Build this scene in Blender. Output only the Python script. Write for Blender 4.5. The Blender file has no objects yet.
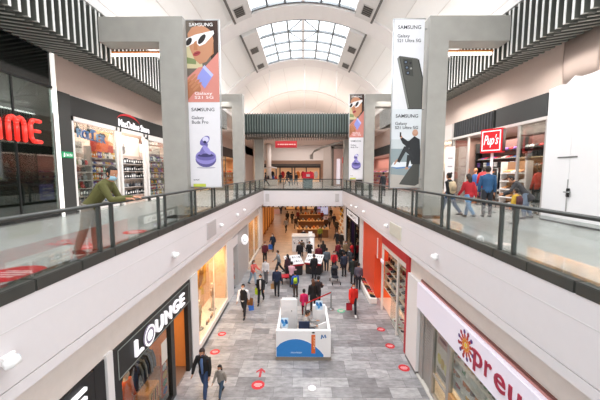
import bpy, bmesh, math, random
from mathutils import Vector, Matrix
random.seed(7)
COL = bpy.context.scene.collection
PI = math.pi
# ------------------------------------------------------------------ camera
EZ, FPX, PITCH, YAW = 7.1, 300.0, math.radians(5.14), math.radians(0.57)
cd = bpy.data.cameras.new('camera'); cam = bpy.data.objects.new('camera', cd); COL.objects.link(cam)
cd.sensor_fit = 'HORIZONTAL'; cd.sensor_width = 36; cd.lens = 18; cd.clip_end = 300; cd.clip_start = .05
cam.location = (0, 0, EZ); cam.rotation_euler = (PI/2 - PITCH, 0, YAW)
bpy.context.scene.camera = cam
_c, _s, _p, _q = math.cos(YAW), math.sin(YAW), math.cos(PITCH), math.sin(PITCH)
_fw, _rt, _up = Vector((-_s*_p, _c*_p, -_q)), Vector((_c, _s, 0)), Vector((-_s*_q, _c*_q, _p))
def at(u, v, x=None, y=None, z=None):
    """where the line of sight through a photo pixel meets a known floor, wall or depth of the building"""
    r = _fw + _rt*((u-300)/FPX) + _up*((200-v)/FPX)
    t = x/r.x if x is not None else y/r.y if y is not None else (z-EZ)/r.z
    return Vector((r.x*t, r.y*t, EZ + r.z*t))

# ------------------------------------------------------------------ materials
def lin(h):
    h = h.lstrip('#'); c = [int(h[i:i+2], 16)/255 for i in (0, 2, 4)]
    return tuple(((a+.055)/1.055)**2.4 if a > .04045 else a/12.92 for a in c) + (1,)
_M = {}
def M(hexc, rough=.55, metal=0., emit=0., var=.06, scale=6., spec=.4):
    key = (hexc, rough, metal, emit, var, scale, spec)
    if key in _M: return _M[key]
    m = bpy.data.materials.new('surface'); m.use_nodes = True; nt = m.node_tree; b = nt.nodes['Principled BSDF']
    c = lin(hexc)
    tc = nt.nodes.new('ShaderNodeTexCoord'); no = nt.nodes.new('ShaderNodeTexNoise'); no.inputs['Scale'].default_value = scale
    no.inputs['Detail'].default_value = 3; nt.links.new(tc.outputs['Object'], no.inputs['Vector'])
    mx = nt.nodes.new('ShaderNodeMix'); mx.data_type = 'RGBA'; nt.links.new(no.outputs['Fac'], mx.inputs[0])
    mx.inputs[6].default_value = tuple(min(1, a*(1-var)) for a in c[:3])+(1,)
    mx.inputs[7].default_value = tuple(min(1, a*(1+var)) for a in c[:3])+(1,)
    nt.links.new(mx.outputs[2], b.inputs['Base Color'])
    b.inputs['Roughness'].default_value = rough; b.inputs['Metallic'].default_value = metal
    b.inputs['Specular IOR Level'].default_value = spec
    if emit:
        b.inputs['Emission Color'].default_value = c; b.inputs['Emission Strength'].default_value = emit
    _M[key] = m; return m
def glass(tint='#eef4f2', base=.05, top=.55):
    m = bpy.data.materials.new('glass'); m.use_nodes = True; nt = m.node_tree; nt.nodes.clear()
    o = nt.nodes.new('ShaderNodeOutputMaterial'); t = nt.nodes.new('ShaderNodeBsdfTransparent'); g = nt.nodes.new('ShaderNodeBsdfGlossy')
    t.inputs['Color'].default_value = lin(tint); g.inputs['Roughness'].default_value = .03
    lw = nt.nodes.new('ShaderNodeLayerWeight'); lw.inputs['Blend'].default_value = .35
    mr = nt.nodes.new('ShaderNodeMapRange'); mr.inputs['To Min'].default_value = base; mr.inputs['To Max'].default_value = top
    nt.links.new(lw.outputs['Fresnel'], mr.inputs['Value'])
    mx = nt.nodes.new('ShaderNodeMixShader'); nt.links.new(mr.outputs['Result'], mx.inputs['Fac'])
    nt.links.new(t.outputs[0], mx.inputs[1]); nt.links.new(g.outputs[0], mx.inputs[2]); nt.links.new(mx.outputs[0], o.inputs['Surface'])
    return m
def tiles(c1, c2, cm, w, h, rough=.3, streak=.5, mortar=.006, spec=.5):
    m = bpy.data.materials.new('tiles'); m.use_nodes = True; nt = m.node_tree; b = nt.nodes['Principled BSDF']
    tc = nt.nodes.new('ShaderNodeTexCoord')
    br = nt.nodes.new('ShaderNodeTexBrick'); nt.links.new(tc.outputs['Object'], br.inputs['Vector'])
    br.inputs['Scale'].default_value = 1; br.inputs['Brick Width'].default_value = w; br.inputs['Row Height'].default_value = h
    br.inputs['Mortar Size'].default_value = mortar; br.offset = .37; br.squash = .8; br.squash_frequency = 3
    br.inputs['Color1'].default_value = lin(c1); br.inputs['Color2'].default_value = lin(c2); br.inputs['Mortar'].default_value = lin(cm)
    mp = nt.nodes.new('ShaderNodeMapping'); mp.inputs['Scale'].default_value = (1.2, 3.2, 1); nt.links.new(tc.outputs['Object'], mp.inputs['Vector'])
    no = nt.nodes.new('ShaderNodeTexNoise'); no.inputs['Scale'].default_value = 2.2; no.inputs['Detail'].default_value = 6; no.inputs['Roughness'].default_value = .7
    nt.links.new(mp.outputs[0], no.inputs['Vector'])
    rp = nt.nodes.new('ShaderNodeMapRange'); rp.inputs['From Min'].default_value = .3; rp.inputs['From Max'].default_value = .7
    rp.inputs['To Min'].default_value = 1-streak*.5; rp.inputs['To Max'].default_value = 1+streak*.35
    nt.links.new(no.outputs['Fac'], rp.inputs['Value'])
    mu = nt.nodes.new('ShaderNodeVectorMath'); mu.operation = 'SCALE'
    nt.links.new(br.outputs['Color'], mu.inputs[0]); nt.links.new(rp.outputs['Result'], mu.inputs['Scale'])
    nt.links.new(mu.outputs[0], b.inputs['Base Color']); b.inputs['Roughness'].default_value = rough; b.inputs['Specular IOR Level'].default_value = spec
    return m
WHITE = M('#e9e5e3', .6, var=.02); FASCIA = M('#e4dfe0', .5, var=.02); CREAM = M('#efedea', .7, var=.02)
PINK = M('#d3bfb4', .7, var=.03); GREYW = M('#d8d5d3', .6, var=.03); CONC = M('#a29f98', .75, var=.12, scale=2.5)
BLACK = M('#1b1c1c', .35, var=.1); GLOSSB = M('#101413', .12, var=.1, spec=.6); DARK = M('#333433', .5); RAILM = M('#4b4c49', .38, .3); CURB = M('#3f403c', .45, var=.18, scale=3)
FINE = M('#e2e2dd', .45, var=.02); FINB = M('#a7a89f', .5, var=.05); FINF = M('#5c5e58', .5, var=.05); FIND = M('#25261f', .7); FARFIN = M('#76827c', .5); STEEL = M('#8b8f8e', .35, .6)  # slat edges pale, faces dark: lit and shaded sides put into the colours
GLASS = glass('#f2f7f5', .03, .4); SHOPG = glass('#f4f8f6', .03, .35); DGLASS = glass('#a9b8b0', .1, .5)
LIGHTW = M('#ffffff', .5, emit=2.2, var=0); LIGHTW2 = M('#fff4e6', .5, emit=5, var=0); LETTER = M('#f4f1f4', .4, emit=.55, var=0)
RED = M('#c81f24', .45); WARMW = M('#e8b98a', .6, var=.06); PEACH = M('#f0c9a8', .6, var=.05); WOOD = M('#a8672c', .5, var=.3, scale=3)
JEAN = '#31465f'

# ------------------------------------------------------------------ mesh builder
class B:
    def __init__(s): s.v = []; s.f = []; s.mi = []; s.mats = []; s.sm = []
    def m(s, mat):
        if mat not in s.mats: s.mats.append(mat)
        return s.mats.index(mat)
    def poly(s, pts, mat, smooth=False):
        k = len(s.v); s.v += [tuple(p) for p in pts]; s.f.append(tuple(range(k, k+len(pts)))); s.mi.append(s.m(mat)); s.sm.append(smooth)
    def faces(s, vs, fs, mat, smooth=False):
        k = len(s.v); s.v += [tuple(p) for p in vs]; i = s.m(mat)
        for f in fs: s.f.append(tuple(k+a for a in f)); s.mi.append(i); s.sm.append(smooth)
    def box(s, x0, x1, y0, y1, z0, z1, mat):
        vs = [(x, y, z) for z in (z0, z1) for y in (y0, y1) for x in (x0, x1)]
        s.faces(vs, [(0, 2, 3, 1), (4, 5, 7, 6), (0, 1, 5, 4), (2, 6, 7, 3), (0, 4, 6, 2), (1, 3, 7, 5)], mat)
    def bevbox(s, x0, x1, y0, y1, z0, z1, mat, r=.02):
        bm = bmesh.new(); bmesh.ops.create_cube(bm, size=1)
        for v in bm.verts: v.co = Vector(((x0+x1)/2+v.co.x*(x1-x0), (y0+y1)/2+v.co.y*(y1-y0), (z0+z1)/2+v.co.z*(z1-z0)))
        bmesh.ops.bevel(bm, geom=bm.edges[:], offset=min(r, .45*min(x1-x0, y1-y0, z1-z0)), segments=2, affect='EDGES')
        s.bm(bm, mat)
    def bm(s, bm, mat, smooth=False, T=None):
        bm.verts.index_update(); vs = [(T @ v.co) if T else v.co for v in bm.verts]
        s.faces(vs, [[v.index for v in f.verts] for f in bm.faces], mat, smooth); bm.free()
    def obox(s, c, ax, ay, az, mat):
        """oriented box: centre and three half-axis vectors"""
        c, ax, ay, az = map(Vector, (c, ax, ay, az))
        vs = [c+ax*i+ay*j+az*k for k in (-1, 1) for j in (-1, 1) for i in (-1, 1)]
        s.faces(vs, [(0, 2, 3, 1), (4, 5, 7, 6), (0, 1, 5, 4), (2, 6, 7, 3), (0, 4, 6, 2), (1, 3, 7, 5)], mat)
    def loft(s, rings, mat, n=10, side=(1, 0, 0), smooth=True):
        """rings: (centre, radius along side, radius across)"""
        side = Vector(side); vs = []; cs = [Vector(r[0]) for r in rings]
        for i, (c, a, b) in enumerate(rings):
            t = (cs[min(i+1, len(cs)-1)]-cs[max(i-1, 0)])
            t = t.normalized() if t.length > 1e-9 else Vector((0, 0, 1))
            x = side - t*side.dot(t)
            if x.length < 1e-3: x = Vector((0, 1, 0)) - t*t.y
            x.normalize(); y = t.cross(x)
            for k in range(n):
                w = 2*PI*k/n; vs.append(cs[i]+x*a*math.cos(w)+y*b*math.sin(w))
        fs = []
        for i in range(len(rings)-1):
            for k in range(n): fs.append((i*n+k, i*n+(k+1) % n, (i+1)*n+(k+1) % n, (i+1)*n+k))
        fs.append(tuple(reversed(range(n)))); fs.append(tuple((len(rings)-1)*n+k for k in range(n)))
        s.faces(vs, fs, mat, smooth)
    def tube(s, a, b, r, mat, n=8, r2=None):
        s.loft([(a, r, r), (b, r2 or r, r2 or r)], mat, n, side=(.31, .77, .21))
    def ell(s, c, rx, ry, rz, mat, n=10, m=6):
        c = Vector(c); rings = []
        for i in range(m+1):
            w = -PI/2+PI*i/m; w = max(-PI/2+.12, min(PI/2-.12, w))
            rings.append((c+Vector((0, 0, rz*math.sin(w))), rx*math.cos(w), ry*math.cos(w)))
        s.loft(rings, mat, n)
    def lathe(s, c, prof, mat, n=12):
        c = Vector(c); s.loft([(c+Vector((0, 0, z)), r, r) for r, z in prof], mat, n)
    def text(s, body, fr, cx, cy, w, h, mat, depth=.0, d0=0., shear=0., lines=1.0, align='CENTER'):
        cu = bpy.data.curves.new('lettering', 'FONT'); cu.body = body; cu.extrude = 0; cu.offset = .007; cu.resolution_u = 3; cu.align_x = align; cu.shear = shear; cu.space_line = lines
        ob = bpy.data.objects.new('lettering', cu); me = bpy.data.meshes.new_from_object(ob)
        xs = [v.co.x for v in me.vertices]; ys = [v.co.y for v in me.vertices]
        x0, x1, y0, y1 = min(xs), max(xs), min(ys), max(ys)
        P = [((v.co.x-(x0+x1)/2)/(x1-x0)*w+cx, (v.co.y-(y0+y1)/2)/(y1-y0)*h+cy) for v in me.vertices]
        fs = [tuple(p.vertices) for p in me.polygons]
        s.faces([fr(a, b, d0+depth) for a, b in P], fs, mat)
        if depth:
            cnt = {}
            for f in fs:
                for i in range(len(f)):
                    e = (f[i], f[(i+1) % len(f)]); cnt.setdefault(tuple(sorted(e)), []).append(e)
            for e in cnt.values():
                if len(e) == 1:
                    a, b = e[0]; s.poly([fr(*P[b], d0+depth), fr(*P[a], d0+depth), fr(*P[a], d0), fr(*P[b], d0)], mat)
        bpy.data.objects.remove(ob); bpy.data.curves.remove(cu); bpy.data.meshes.remove(me)
    def flat(s, fr, pts, d, mat): s.poly([fr(a, b, d) for a, b in pts], mat)
    def disc(s, fr, cx, cy, rx, ry, d, mat, rot=0, n=20, a0=0, a1=2*PI):
        c, q = math.cos(rot), math.sin(rot); pts = []
        full = abs(a1-a0-2*PI) < 1e-6
        for k in range(n if full else n+1):
            w = a0+(a1-a0)*k/n; x, y = rx*math.cos(w), ry*math.sin(w); pts.append((cx+x*c-y*q, cy+x*q+y*c))
        s.flat(fr, pts, d, mat)
    def ring(s, fr, cx, cy, r, t, d, mat, n=24, a0=0, a1=2*PI, ry=None):
        ry = ry or r; k0 = None
        for k in range(n):
            w0 = a0+(a1-a0)*k/n; w1 = a0+(a1-a0)*(k+1)/n
            q = lambda w, f: fr(cx+(r-f)*math.cos(w), cy+(ry-f)*math.sin(w), d)
            s.poly([q(w0, t), q(w0, 0), q(w1, 0), q(w1, t)], mat)
    def mesh(s, name='mesh'):
        me = bpy.data.meshes.new(name); me.from_pydata(s.v, [], s.f)
        for m in s.mats: me.materials.append(m)
        me.polygons.foreach_set('material_index', s.mi); me.polygons.foreach_set('use_smooth', s.sm); me.update()
        return me
    def obj(s, name, parent=None, label=None, cat=None, group=None, kind=None, mods=None):
        o = bpy.data.objects.new(name, s.mesh(name)); COL.objects.link(o)
        if parent is not None:
            o.parent = parent
            if not parent.get('_local'): o.matrix_parent_inverse = Matrix.LocRotScale(parent.location, parent.rotation_euler, None).inverted()
        tag(o, label, cat, group, kind); return o
def tag(o, label=None, cat=None, group=None, kind=None):
    if label: o['label'] = label
    if cat: o['category'] = cat
    if group: o['group'] = group
    if kind: o['kind'] = kind
def thing(name, label, cat, loc=(0, 0, 0), rz=0, group=None, local=False, kind=None):
    o = bpy.data.objects.new(name, None); COL.objects.link(o); o.location = loc; o.rotation_euler = (0, 0, rz); o.empty_display_size = .1
    tag(o, label, cat, group, kind)
    if local: o['_local'] = True
    return o
def st(b, name, label=None, cat=None): return b.obj(name, label=label, cat=cat, kind='structure')
def frame(o, s, t, n):
    o, s, t, n = map(Vector, (o, s, t, n))
    return lambda a, b, d=0.: o+s*a+t*b+n*d
def fleft(x, y0=0., z0=0.): return frame((x, y0, z0), (0, 1, 0), (0, 0, 1), (1, 0, 0))       # on a wall facing +X: s runs with +Y
def fright(x, y0=0., z0=0.): return frame((x, y0, z0), (0, -1, 0), (0, 0, 1), (-1, 0, 0))    # on a wall facing -X: s runs with -Y
def ffront(y, x0=0., z0=0.): return frame((x0, y, z0), (1, 0, 0), (0, 0, 1), (0, -1, 0))
def ffloor(x, y, z, a=0.): return frame((x, y, z), (math.cos(a), math.sin(a), 0), (-math.sin(a), math.cos(a), 0), (0, 0, 1))
def light(loc, size, energy, color='#ffffff', rot=(0, 0, 0), sy=None, spread=None):
    l = bpy.data.lights.new('area_light', 'AREA'); l.energy = energy; l.color = lin(color)[:3]; l.size = size
    if sy: l.shape = 'RECTANGLE'; l.size_y = sy
    if spread: l.spread = spread
    o = bpy.data.objects.new('area_light', l); COL.objects.link(o); o.location = loc; o.rotation_euler = rot; return o

# ================================================================== SETTING
FL = 5.47           # upper floor
# lower floor
b = B(); b.box(-8, 8, -6, 21.5, -.2, 0, tiles('#aaa8a8', '#7a7879', '#6f6d6d', .95, .47, .34, .85)); st(b, 'floor')
b = B(); b.box(-8, 8, 21.5, 62, -.2, 0, tiles('#bb9f8b', '#a68c78', '#8d7767', .95, .47, .32, .5)); st(b, 'floor_far')
UT = tiles('#c3c1bf', '#b3b2b0', '#a09f9d', 1.2, 1.2, .22, .25, .004, .5)
for sgn, nm in ((-1, 'floor_upper_left'), (1, 'floor_upper_right')):
    b = B(); b.box(min(sgn*3.95, sgn*13), max(sgn*3.95, sgn*13), -6, 62, FL-.35, FL, UT); st(b, nm)
b = B(); b.box(-3.95, 3.95, 29.1, 62, FL-.35, FL, UT); st(b, 'floor_bridge')
# fascias around the void
for sgn, nm in ((-1, 'left'), (1, 'right')):
    b = B(); X = lambda a, c: (min(sgn*a, sgn*c), max(sgn*a, sgn*c))
    b.box(*X(3.8, 3.95), -6, 29, 4.32, 5.42, FASCIA); b.box(*X(3.83, 3.95), -6, 29, 4.30, 4.32, GREYW); b.box(*X(3.8, 3.95), -6, 29, 4.13, 4.30, FASCIA)
    b.box(*X(3.797, 3.8), -6, 29, 5.06, 5.075, GREYW)
    b.box(*X(3.95, 4.2), -6, 29, 4.13, 4.2, GREYW); st(b, 'trim_fascia_'+nm)
    b = B(); b.box(*X(4.1, 4.3), -6, 29, 3.3, 4.13, M('#e9e0d9', .7)); st(b, 'wall_bulkhead_'+nm)
b = B(); b.box(-3.95, 3.95, 28.95, 29.15, 3.9, 5.42, FASCIA); b.box(-3.95, 3.95, 28.94, 28.95, 4.08, 4.1, GREYW); st(b, 'trim_fascia_bridge')
b = B(); b.box(-8, 8, 29.15, 62, 3.9, 4.0, M('#cfc4b8', .7)); st(b, 'ceiling_lower')

# vault: barrel roof with arches and skylights
VC, VR = 7.7, 9.05
def varc(a0, a1, n, r=VR): return [(r*math.sin(a0+(a1-a0)*k/n), VC+r*math.cos(a0+(a1-a0)*k/n)) for k in range(n+1)]
A_SPR, A_BOX, A_SKY = math.asin(7.4/VR), math.asin(3.95/VR), math.asin(3.0/VR)
def shell(b, a0, a1, y0, y1, mat, n=12, r=VR, th=.1):
    p = varc(a0, a1, n, r); q = varc(a0, a1, n, r+th)
    for k in range(n):
        b.poly([(p[k][0], y0, p[k][1]), (p[k][0], y1, p[k][1]), (p[k+1][0], y1, p[k+1][1]), (p[k+1][0], y0, p[k+1][1])], mat, True)
        b.poly([(q[k][0], y0, q[k][1]), (q[k+1][0], y0, q[k+1][1]), (q[k+1][0], y1, q[k+1][1]), (q[k][0], y1, q[k][1])], mat, True)
        for y in (y0, y1): b.poly([(p[k][0], y, p[k][1]), (p[k+1][0], y, p[k+1][1]), (q[k+1][0], y, q[k+1][1]), (q[k][0], y, q[k][1])], mat)
    for e in (0, n): b.poly([(p[e][0], y0, p[e][1]), (p[e][0], y1, p[e][1]), (q[e][0], y1, q[e][1]), (q[e][0], y0, q[e][1])], mat)
b = B()
shell(b, -A_SPR, -A_SKY, -6, 27.9, CREAM); shell(b, A_SKY, A_SPR, -6, 27.9, CREAM)
shell(b, -A_SPR, A_SPR, 26.2, 46, CREAM, 28)
for y0, y1 in ((-6, 2.), (10.0, 11.9), (17.9, 19.7)): shell(b, -A_SKY, A_SKY, y0, y1, CREAM, 12)
st(b, 'ceiling')
for i, (y0, y1) in enumerate(((10.0, 11.9), (18.0, 19.6), (26.2, 27.9), (36., 37.))):
    b = B(); shell(b, -A_SPR, A_SPR, y0, y1, WHITE, 30, VR-.12, .2); st(b, 'trim_arch_%d' % (i+1))
b = B()
for a in (-.62, -.42, -.2, .2, .42, .62):
    x, z = (VR-.01)*math.sin(a), VC+(VR-.01)*math.cos(a); b.box(x-.015, x+.015, 28, 46, z-.02, z+.02, GREYW)
for sg in (-1, 1):
    for a in (.62, .75):
        x, z = sg*(VR-.01)*math.sin(a), VC+(VR-.01)*math.cos(a); b.box(x-.01, x+.01, -6, 28, z-.012, z+.012, M('#dcd7d2', .6))
st(b, 'trim_vault_seams')
b = B()   # end wall of the vault
p = [(x, 46., z) for x, z in varc(-A_SPR, A_SPR, 30)]; b.poly([(-7.4, 46, 9)]+p+[(7.4, 46, 9)], WHITE); st(b, 'wall_vault_end')
FRAMEM = M('#565a5c', .5); SKYG = glass('#ffffff', .02, .2)
bays = ((2.0, 10.0), (11.9, 17.9), (19.7, 26.2))
for i, (y0, y1) in enumerate(bays):
    rt = thing('window_%d' % (i+1), ['arched skylight bay above the camera', 'nearer arched skylight bay cut off by the top of the photo', 'whole arched glass skylight between the two white roof arches'][i], 'skylight', (0, (y0+y1)/2, VC+VR), kind='structure')
    g = B(); p = varc(-A_SKY, A_SKY, 12, VR+.09)
    for k in range(12): g.poly([(p[k][0], y0, p[k][1]), (p[k][0], y1, p[k][1]), (p[k+1][0], y1, p[k+1][1]), (p[k+1][0], y0, p[k+1][1])], SKYG, True)
    g.obj('pane', rt)
    f = B(); ys = [y0+.05+(y1-y0-.1)*k/4 for k in range(5)]
    for y in ys: shell(f, -A_SKY, A_SKY, y-.06, y+.06, FRAMEM, 12, VR-.06, .12)
    for k in range(7):
        a = -A_SKY+2*A_SKY*k/6; x, z = VR*math.sin(a), VC+VR*math.cos(a); w = .08 if k in (0, 3, 6) else .05
        f.box(x-w, x+w, y0, y1, z-.05, z+.05, WHITE if k in (0, 3, 6) else FRAMEM)
    for k0, k1, r0, r1 in ((2, 3, 1, 0), (2, 3, 1, 2), (4, 3, 1, 0), (4, 3, 1, 2)):
        a0, a1 = -A_SKY+2*A_SKY*k0/6, -A_SKY+2*A_SKY*k1/6
        P = Vector((VR*math.sin(a0), ys[r0], VC+VR*math.cos(a0))); Q = Vector((VR*math.sin(a1), ys[r1], VC+VR*math.cos(a1))); f.tube(P, Q, .035, FRAMEM, 6)
    f.obj('frame', rt)
    for sg in (-1, 1):
        q = B(); shell(q, sg*A_SKY, sg*A_BOX, y0, y1, M('#d6d3d0', .6), 4, VR-.3, .3); shell(q, sg*(A_BOX-.002), sg*(A_BOX+.012), y0, y1, M('#6d6a66', .6), 1, VR-.31, .32)
        sb = q.obj('trim_skylight_side_left' if sg < 0 else 'trim_skylight_side_right', kind='structure'); sb.name = 'trim_%d' % (i*2+(sg > 0)+1)
        for k, yy in enumerate((y0+(y1-y0)*.36, y0+(y1-y0)*.84)):
            a = sg*(A_SKY*.42+A_BOX*.58); n = Vector((-math.sin(a), 0, -math.cos(a))); t = Vector((math.cos(a), 0, -math.sin(a)))
            c = Vector(((VR-.3)*math.sin(a), yy, VC+(VR-.3)*math.cos(a)))
            vt = thing('air_vent', ('left' if sg < 0 else 'right')+[' side', ' side', ' side'][i]+' roof vent in the grey strip beside the '+['skylight overhead', 'cut off skylight', 'whole skylight'][i]+[', nearer one', ', farther one'][k], 'air vent', c, group='square vents beside the skylights')
            w = B(); w.obox(c+n*.01, t*.31, (0, .47, 0), n*.02, M('#bdbab6', .5)); w.obj('frame', vt)
            w = B(); w.obox(c+n*.04, t*.26, (0, .4, 0), n*.012, M('#3d3a37', .6)); w.obj('damper', vt)
            w = B()
            for j in range(4): w.obox(c+n*.058+Vector((0, -.27+.18*j, 0)), t*.26, (0, .02, 0), n*.006, M('#77736e', .5))
            w.obj('louvre', vt)
# hanging wires in front of the end of the vault
for x, nm in ((-2.95, 'left'), (.12, 'middle'), (2.95, 'right')):
    zt = VC+math.sqrt(VR**2-x*x)-.16; b = B(); b.tube((x, 27.3, 12.55), (x, 27.3, zt), .022, WHITE, 6); b.box(x-.05, x+.05, 27.25, 27.35, zt-.06, zt, WHITE)
    b.obj('hanging_wire', label='%s white steel wire hanging from the roof arch to the far slatted canopy' % nm, cat='wire', group='wires below the far arch')

# concrete portals
def portal(sg, yf, x0, x1, ztop, xo, nm, lab):
    b = B(); d = .65; X = lambda a, c: (min(sg*a, sg*c), max(sg*a, sg*c))
    b.box(*X(x0, x1), yf, yf+d, FL, ztop, CONC); b.box(*X(x1, xo), yf, yf+d, ztop-.82, ztop, CONC)
    b.box(*X(x0-.01, x1+.01), yf-.01, yf+d+.01, FL, FL+.12, DARK)
    st(b, nm, lab, 'concrete frame')
portal(-1, 10.7, 4.12, 4.95, 12.42, 7.02, 'pillar_portal_left', 'grey concrete frame beside the tall pink and white banner')
portal(1, 10.7, 4.3, 4.96, 12.4, 7.02, 'pillar_portal_right', 'grey concrete frame beside the tall dark phone banner')
portal(-1, 20.75, 4.1, 4.82, 12.4, 7.02, 'pillar_portal_middle_left', 'second grey concrete frame on the left gallery')
portal(1, 20.8, 4.22, 4.87, 12.4, 7.02, 'pillar_portal_middle_right', 'second grey concrete frame on the right gallery, beside the small banner')
portal(-1, 30.8, 4.05, 4.93, 12.3, 7.02, 'pillar_portal_far_left', 'grey concrete pillar at the left end of the bridge')
portal(1, 30.8, 4.16, 4.77, 12.3, 7.02, 'pillar_portal_far_right', 'grey concrete pillar at the right end of the bridge')
# tubes of light under the nearest portal beams
for sg, y, x0, x1, z, nm in ((-1, 11.5, 5.1, 7.2, 11.53, 'left'), (1, 11.5, 5.1, 6.9, 11.53, 'right')):
    rt = thing('fluorescent_lamp', 'long white lamp tube mounted behind the %s concrete beam' % nm, 'lamp', (sg*6, y, z))
    b = B(); b.box(min(sg*x0, sg*x1), max(sg*x0, sg*x1), y-.03, y+.03, z-.11, z-.03, LIGHTW2); b.obj('tube', rt)
    b = B(); b.box(min(sg*x0, sg*x1), max(sg*x0, sg*x1), y-.12, y+.06, z-.03, z+.02, M('#c9742a', .5)); b.obj('housing', rt)

# slatted canopies along the galleries
for sg, side in ((-1, 'left'), (1, 'right')):
    X = lambda a, c: (min(sg*a, sg*c), max(sg*a, sg*c)); wx = 9.0 if sg < 0 else 8.5
    cuts = (-3., 10.69, 20.7, 28.3)
    for i in range(3):
        y0, y1 = cuts[i]+(.01 if i else 0), cuts[i+1]
        rt = thing('slatted_canopy', ['near %s canopy of grey L-shaped slats above the walkway', 'second %s canopy of grey slats beyond the concrete beam', 'third %s slatted canopy far along the gallery'][i] % side, 'canopy', (sg*8, (y0+y1)/2, 11.3))
        wz = 11.36 if sg < 0 else 11.3; iz = 11.09; rise = (wz-iz)/(wx-7.03); ux = Vector((sg, 0, rise)).normalized(); uz = Vector((-sg*rise, 0, 1)).normalized()
        def bar(b, x0, x1, z0, z1, y, h, m):
            c = Vector((sg*(x0+x1)/2, y, iz+rise*((x0+x1)/2-7.03)+(z0+z1)/2)); b.obox(c, ux*((x1-x0)/2), (0, h, 0), uz*((z1-z0)/2), m)
        b = B(); b.box(*X(7.4, 7.46), y0, y1, 11.3, 12.62, FIND); bar(b, 7.4, wx-.02, .2, .25, (y0+y1)/2, (y1-y0)/2, FIND); b.obj('backing', rt)
        b = B(); y = y0+.1
        while y < y1-.03:
            b.box(*X(7.035, 7.36), y-.035, y+.035, 11.11, 12.6, FINF); bar(b, 7.36, wx-.03, .02, .17, y, .035, FINF)
            b.box(*X(7.02, 7.035), y-.035, y+.035, 11.09, 12.6, FINE); bar(b, 7.04, wx-.03, .0, .012, y, .035, FINB); y += .26
        b.obj('slat_screen', rt)
    b = B(); b.box(*X(7.02, 9.3), -6, 46, 12.64, 12.95, CREAM); b.box(*X(9.1, 9.3), -6, 46, 11.4, 12.64, CREAM); st(b, 'ceiling_gallery_'+side)
rt = thing('slatted_canopy', 'grey green slatted canopy spanning above the far bridge', 'canopy', (0, 28.6, 10.5))
b = B(); b.box(-5.7, 4.6, 28.66, 28.7, 10.75, 12.6, M('#4d5652', .6)); b.box(-5.7, 4.6, 28.3, 31.3, 10.72, 10.75, FIND); b.obj('backing', rt)
b = B(); x = -5.65
while x < 4.6:
    b.box(x-.035, x+.035, 28.3, 28.66, 10.9, 12.62, FARFIN); b.box(x-.035, x+.035, 28.3, 31.3, 10.45, 10.72, M('#8b8177', .5)); x += .24
b.obj('slat_screen', rt)

# gallery railings
def railing(side, sg, ypairs):
    rt = thing('glass_railing', 'long glass railing with grey handrail along the %s gallery edge' % side, 'railing', (sg*3.8, 12, FL))
    X = lambda a, c: (min(sg*a, sg*c), max(sg*a, sg*c))
    b = B(); y0, y1 = -4., 29.
    y = y0
    while y < y1:
        b.bevbox(*X(3.79, 4.06), y+.004, min(y+.9, y1)-.004, 5.42, 5.6, CURB, .012); y += .9
    b.obj('curb', rt)
    b = B(); b.loft([((sg*3.86, -4, 6.5), .045, .035), ((sg*3.86, 29, 6.5), .045, .035)], RAILM, 10); b.obj('handrail', rt)
    ps = sorted(ypairs)
    for a in ps:
        for y in ((a-.19, a+.19)):
            b = B(); b.box(*X(3.83, 3.9), y-.022, y+.022, 5.6, 6.47, RAILM); b.obj('post', rt)
    e = [-4]+[q for a in ps for q in (a-.19, a+.19)]+[29]
    for k in range(0, len(e)-1):
        b = B(); w = .03; b.box(*X(3.858, 3.872), e[k]+w, e[k+1]-w, 5.58, 6.42, GLASS); b.obj('glass_panel', rt)
railing('left', -1, [.95, 3.4, 5.77, 8.12, 10.5, 12.87, 15.2, 17.5, 19.8, 21.95, 24.3, 26.7])
railing('right', 1, [.9, 3.3, 5.63, 8.13, 10.4, 12.67, 15.0, 17.3, 19.6, 21.95, 24.5, 26.8])
rt = thing('glass_railing', 'short glass railing with dark handrail across the far bridge', 'railing', (0, 29, FL))
b = B(); b.box(-3.79, 3.79, 28.93, 29.2, 5.42, 5.6, CURB); b.obj('curb', rt)
b = B(); b.tube((-3.8, 29.05, 6.5), (3.8, 29.05, 6.5), .045, RAILM); b.obj('handrail', rt)
xs = [-3.75, -1.9, 0, 1.9, 3.75]
for x in xs: b = B(); b.box(x-.03, x+.03, 29.02, 29.08, 5.6, 6.47, RAILM); b.obj('post', rt)
for k in range(4): b = B(); b.box(xs[k]+.03, xs[k+1]-.03, 29.04, 29.055, 5.6, 6.42, GLASS); b.obj('glass_panel', rt)

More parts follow.
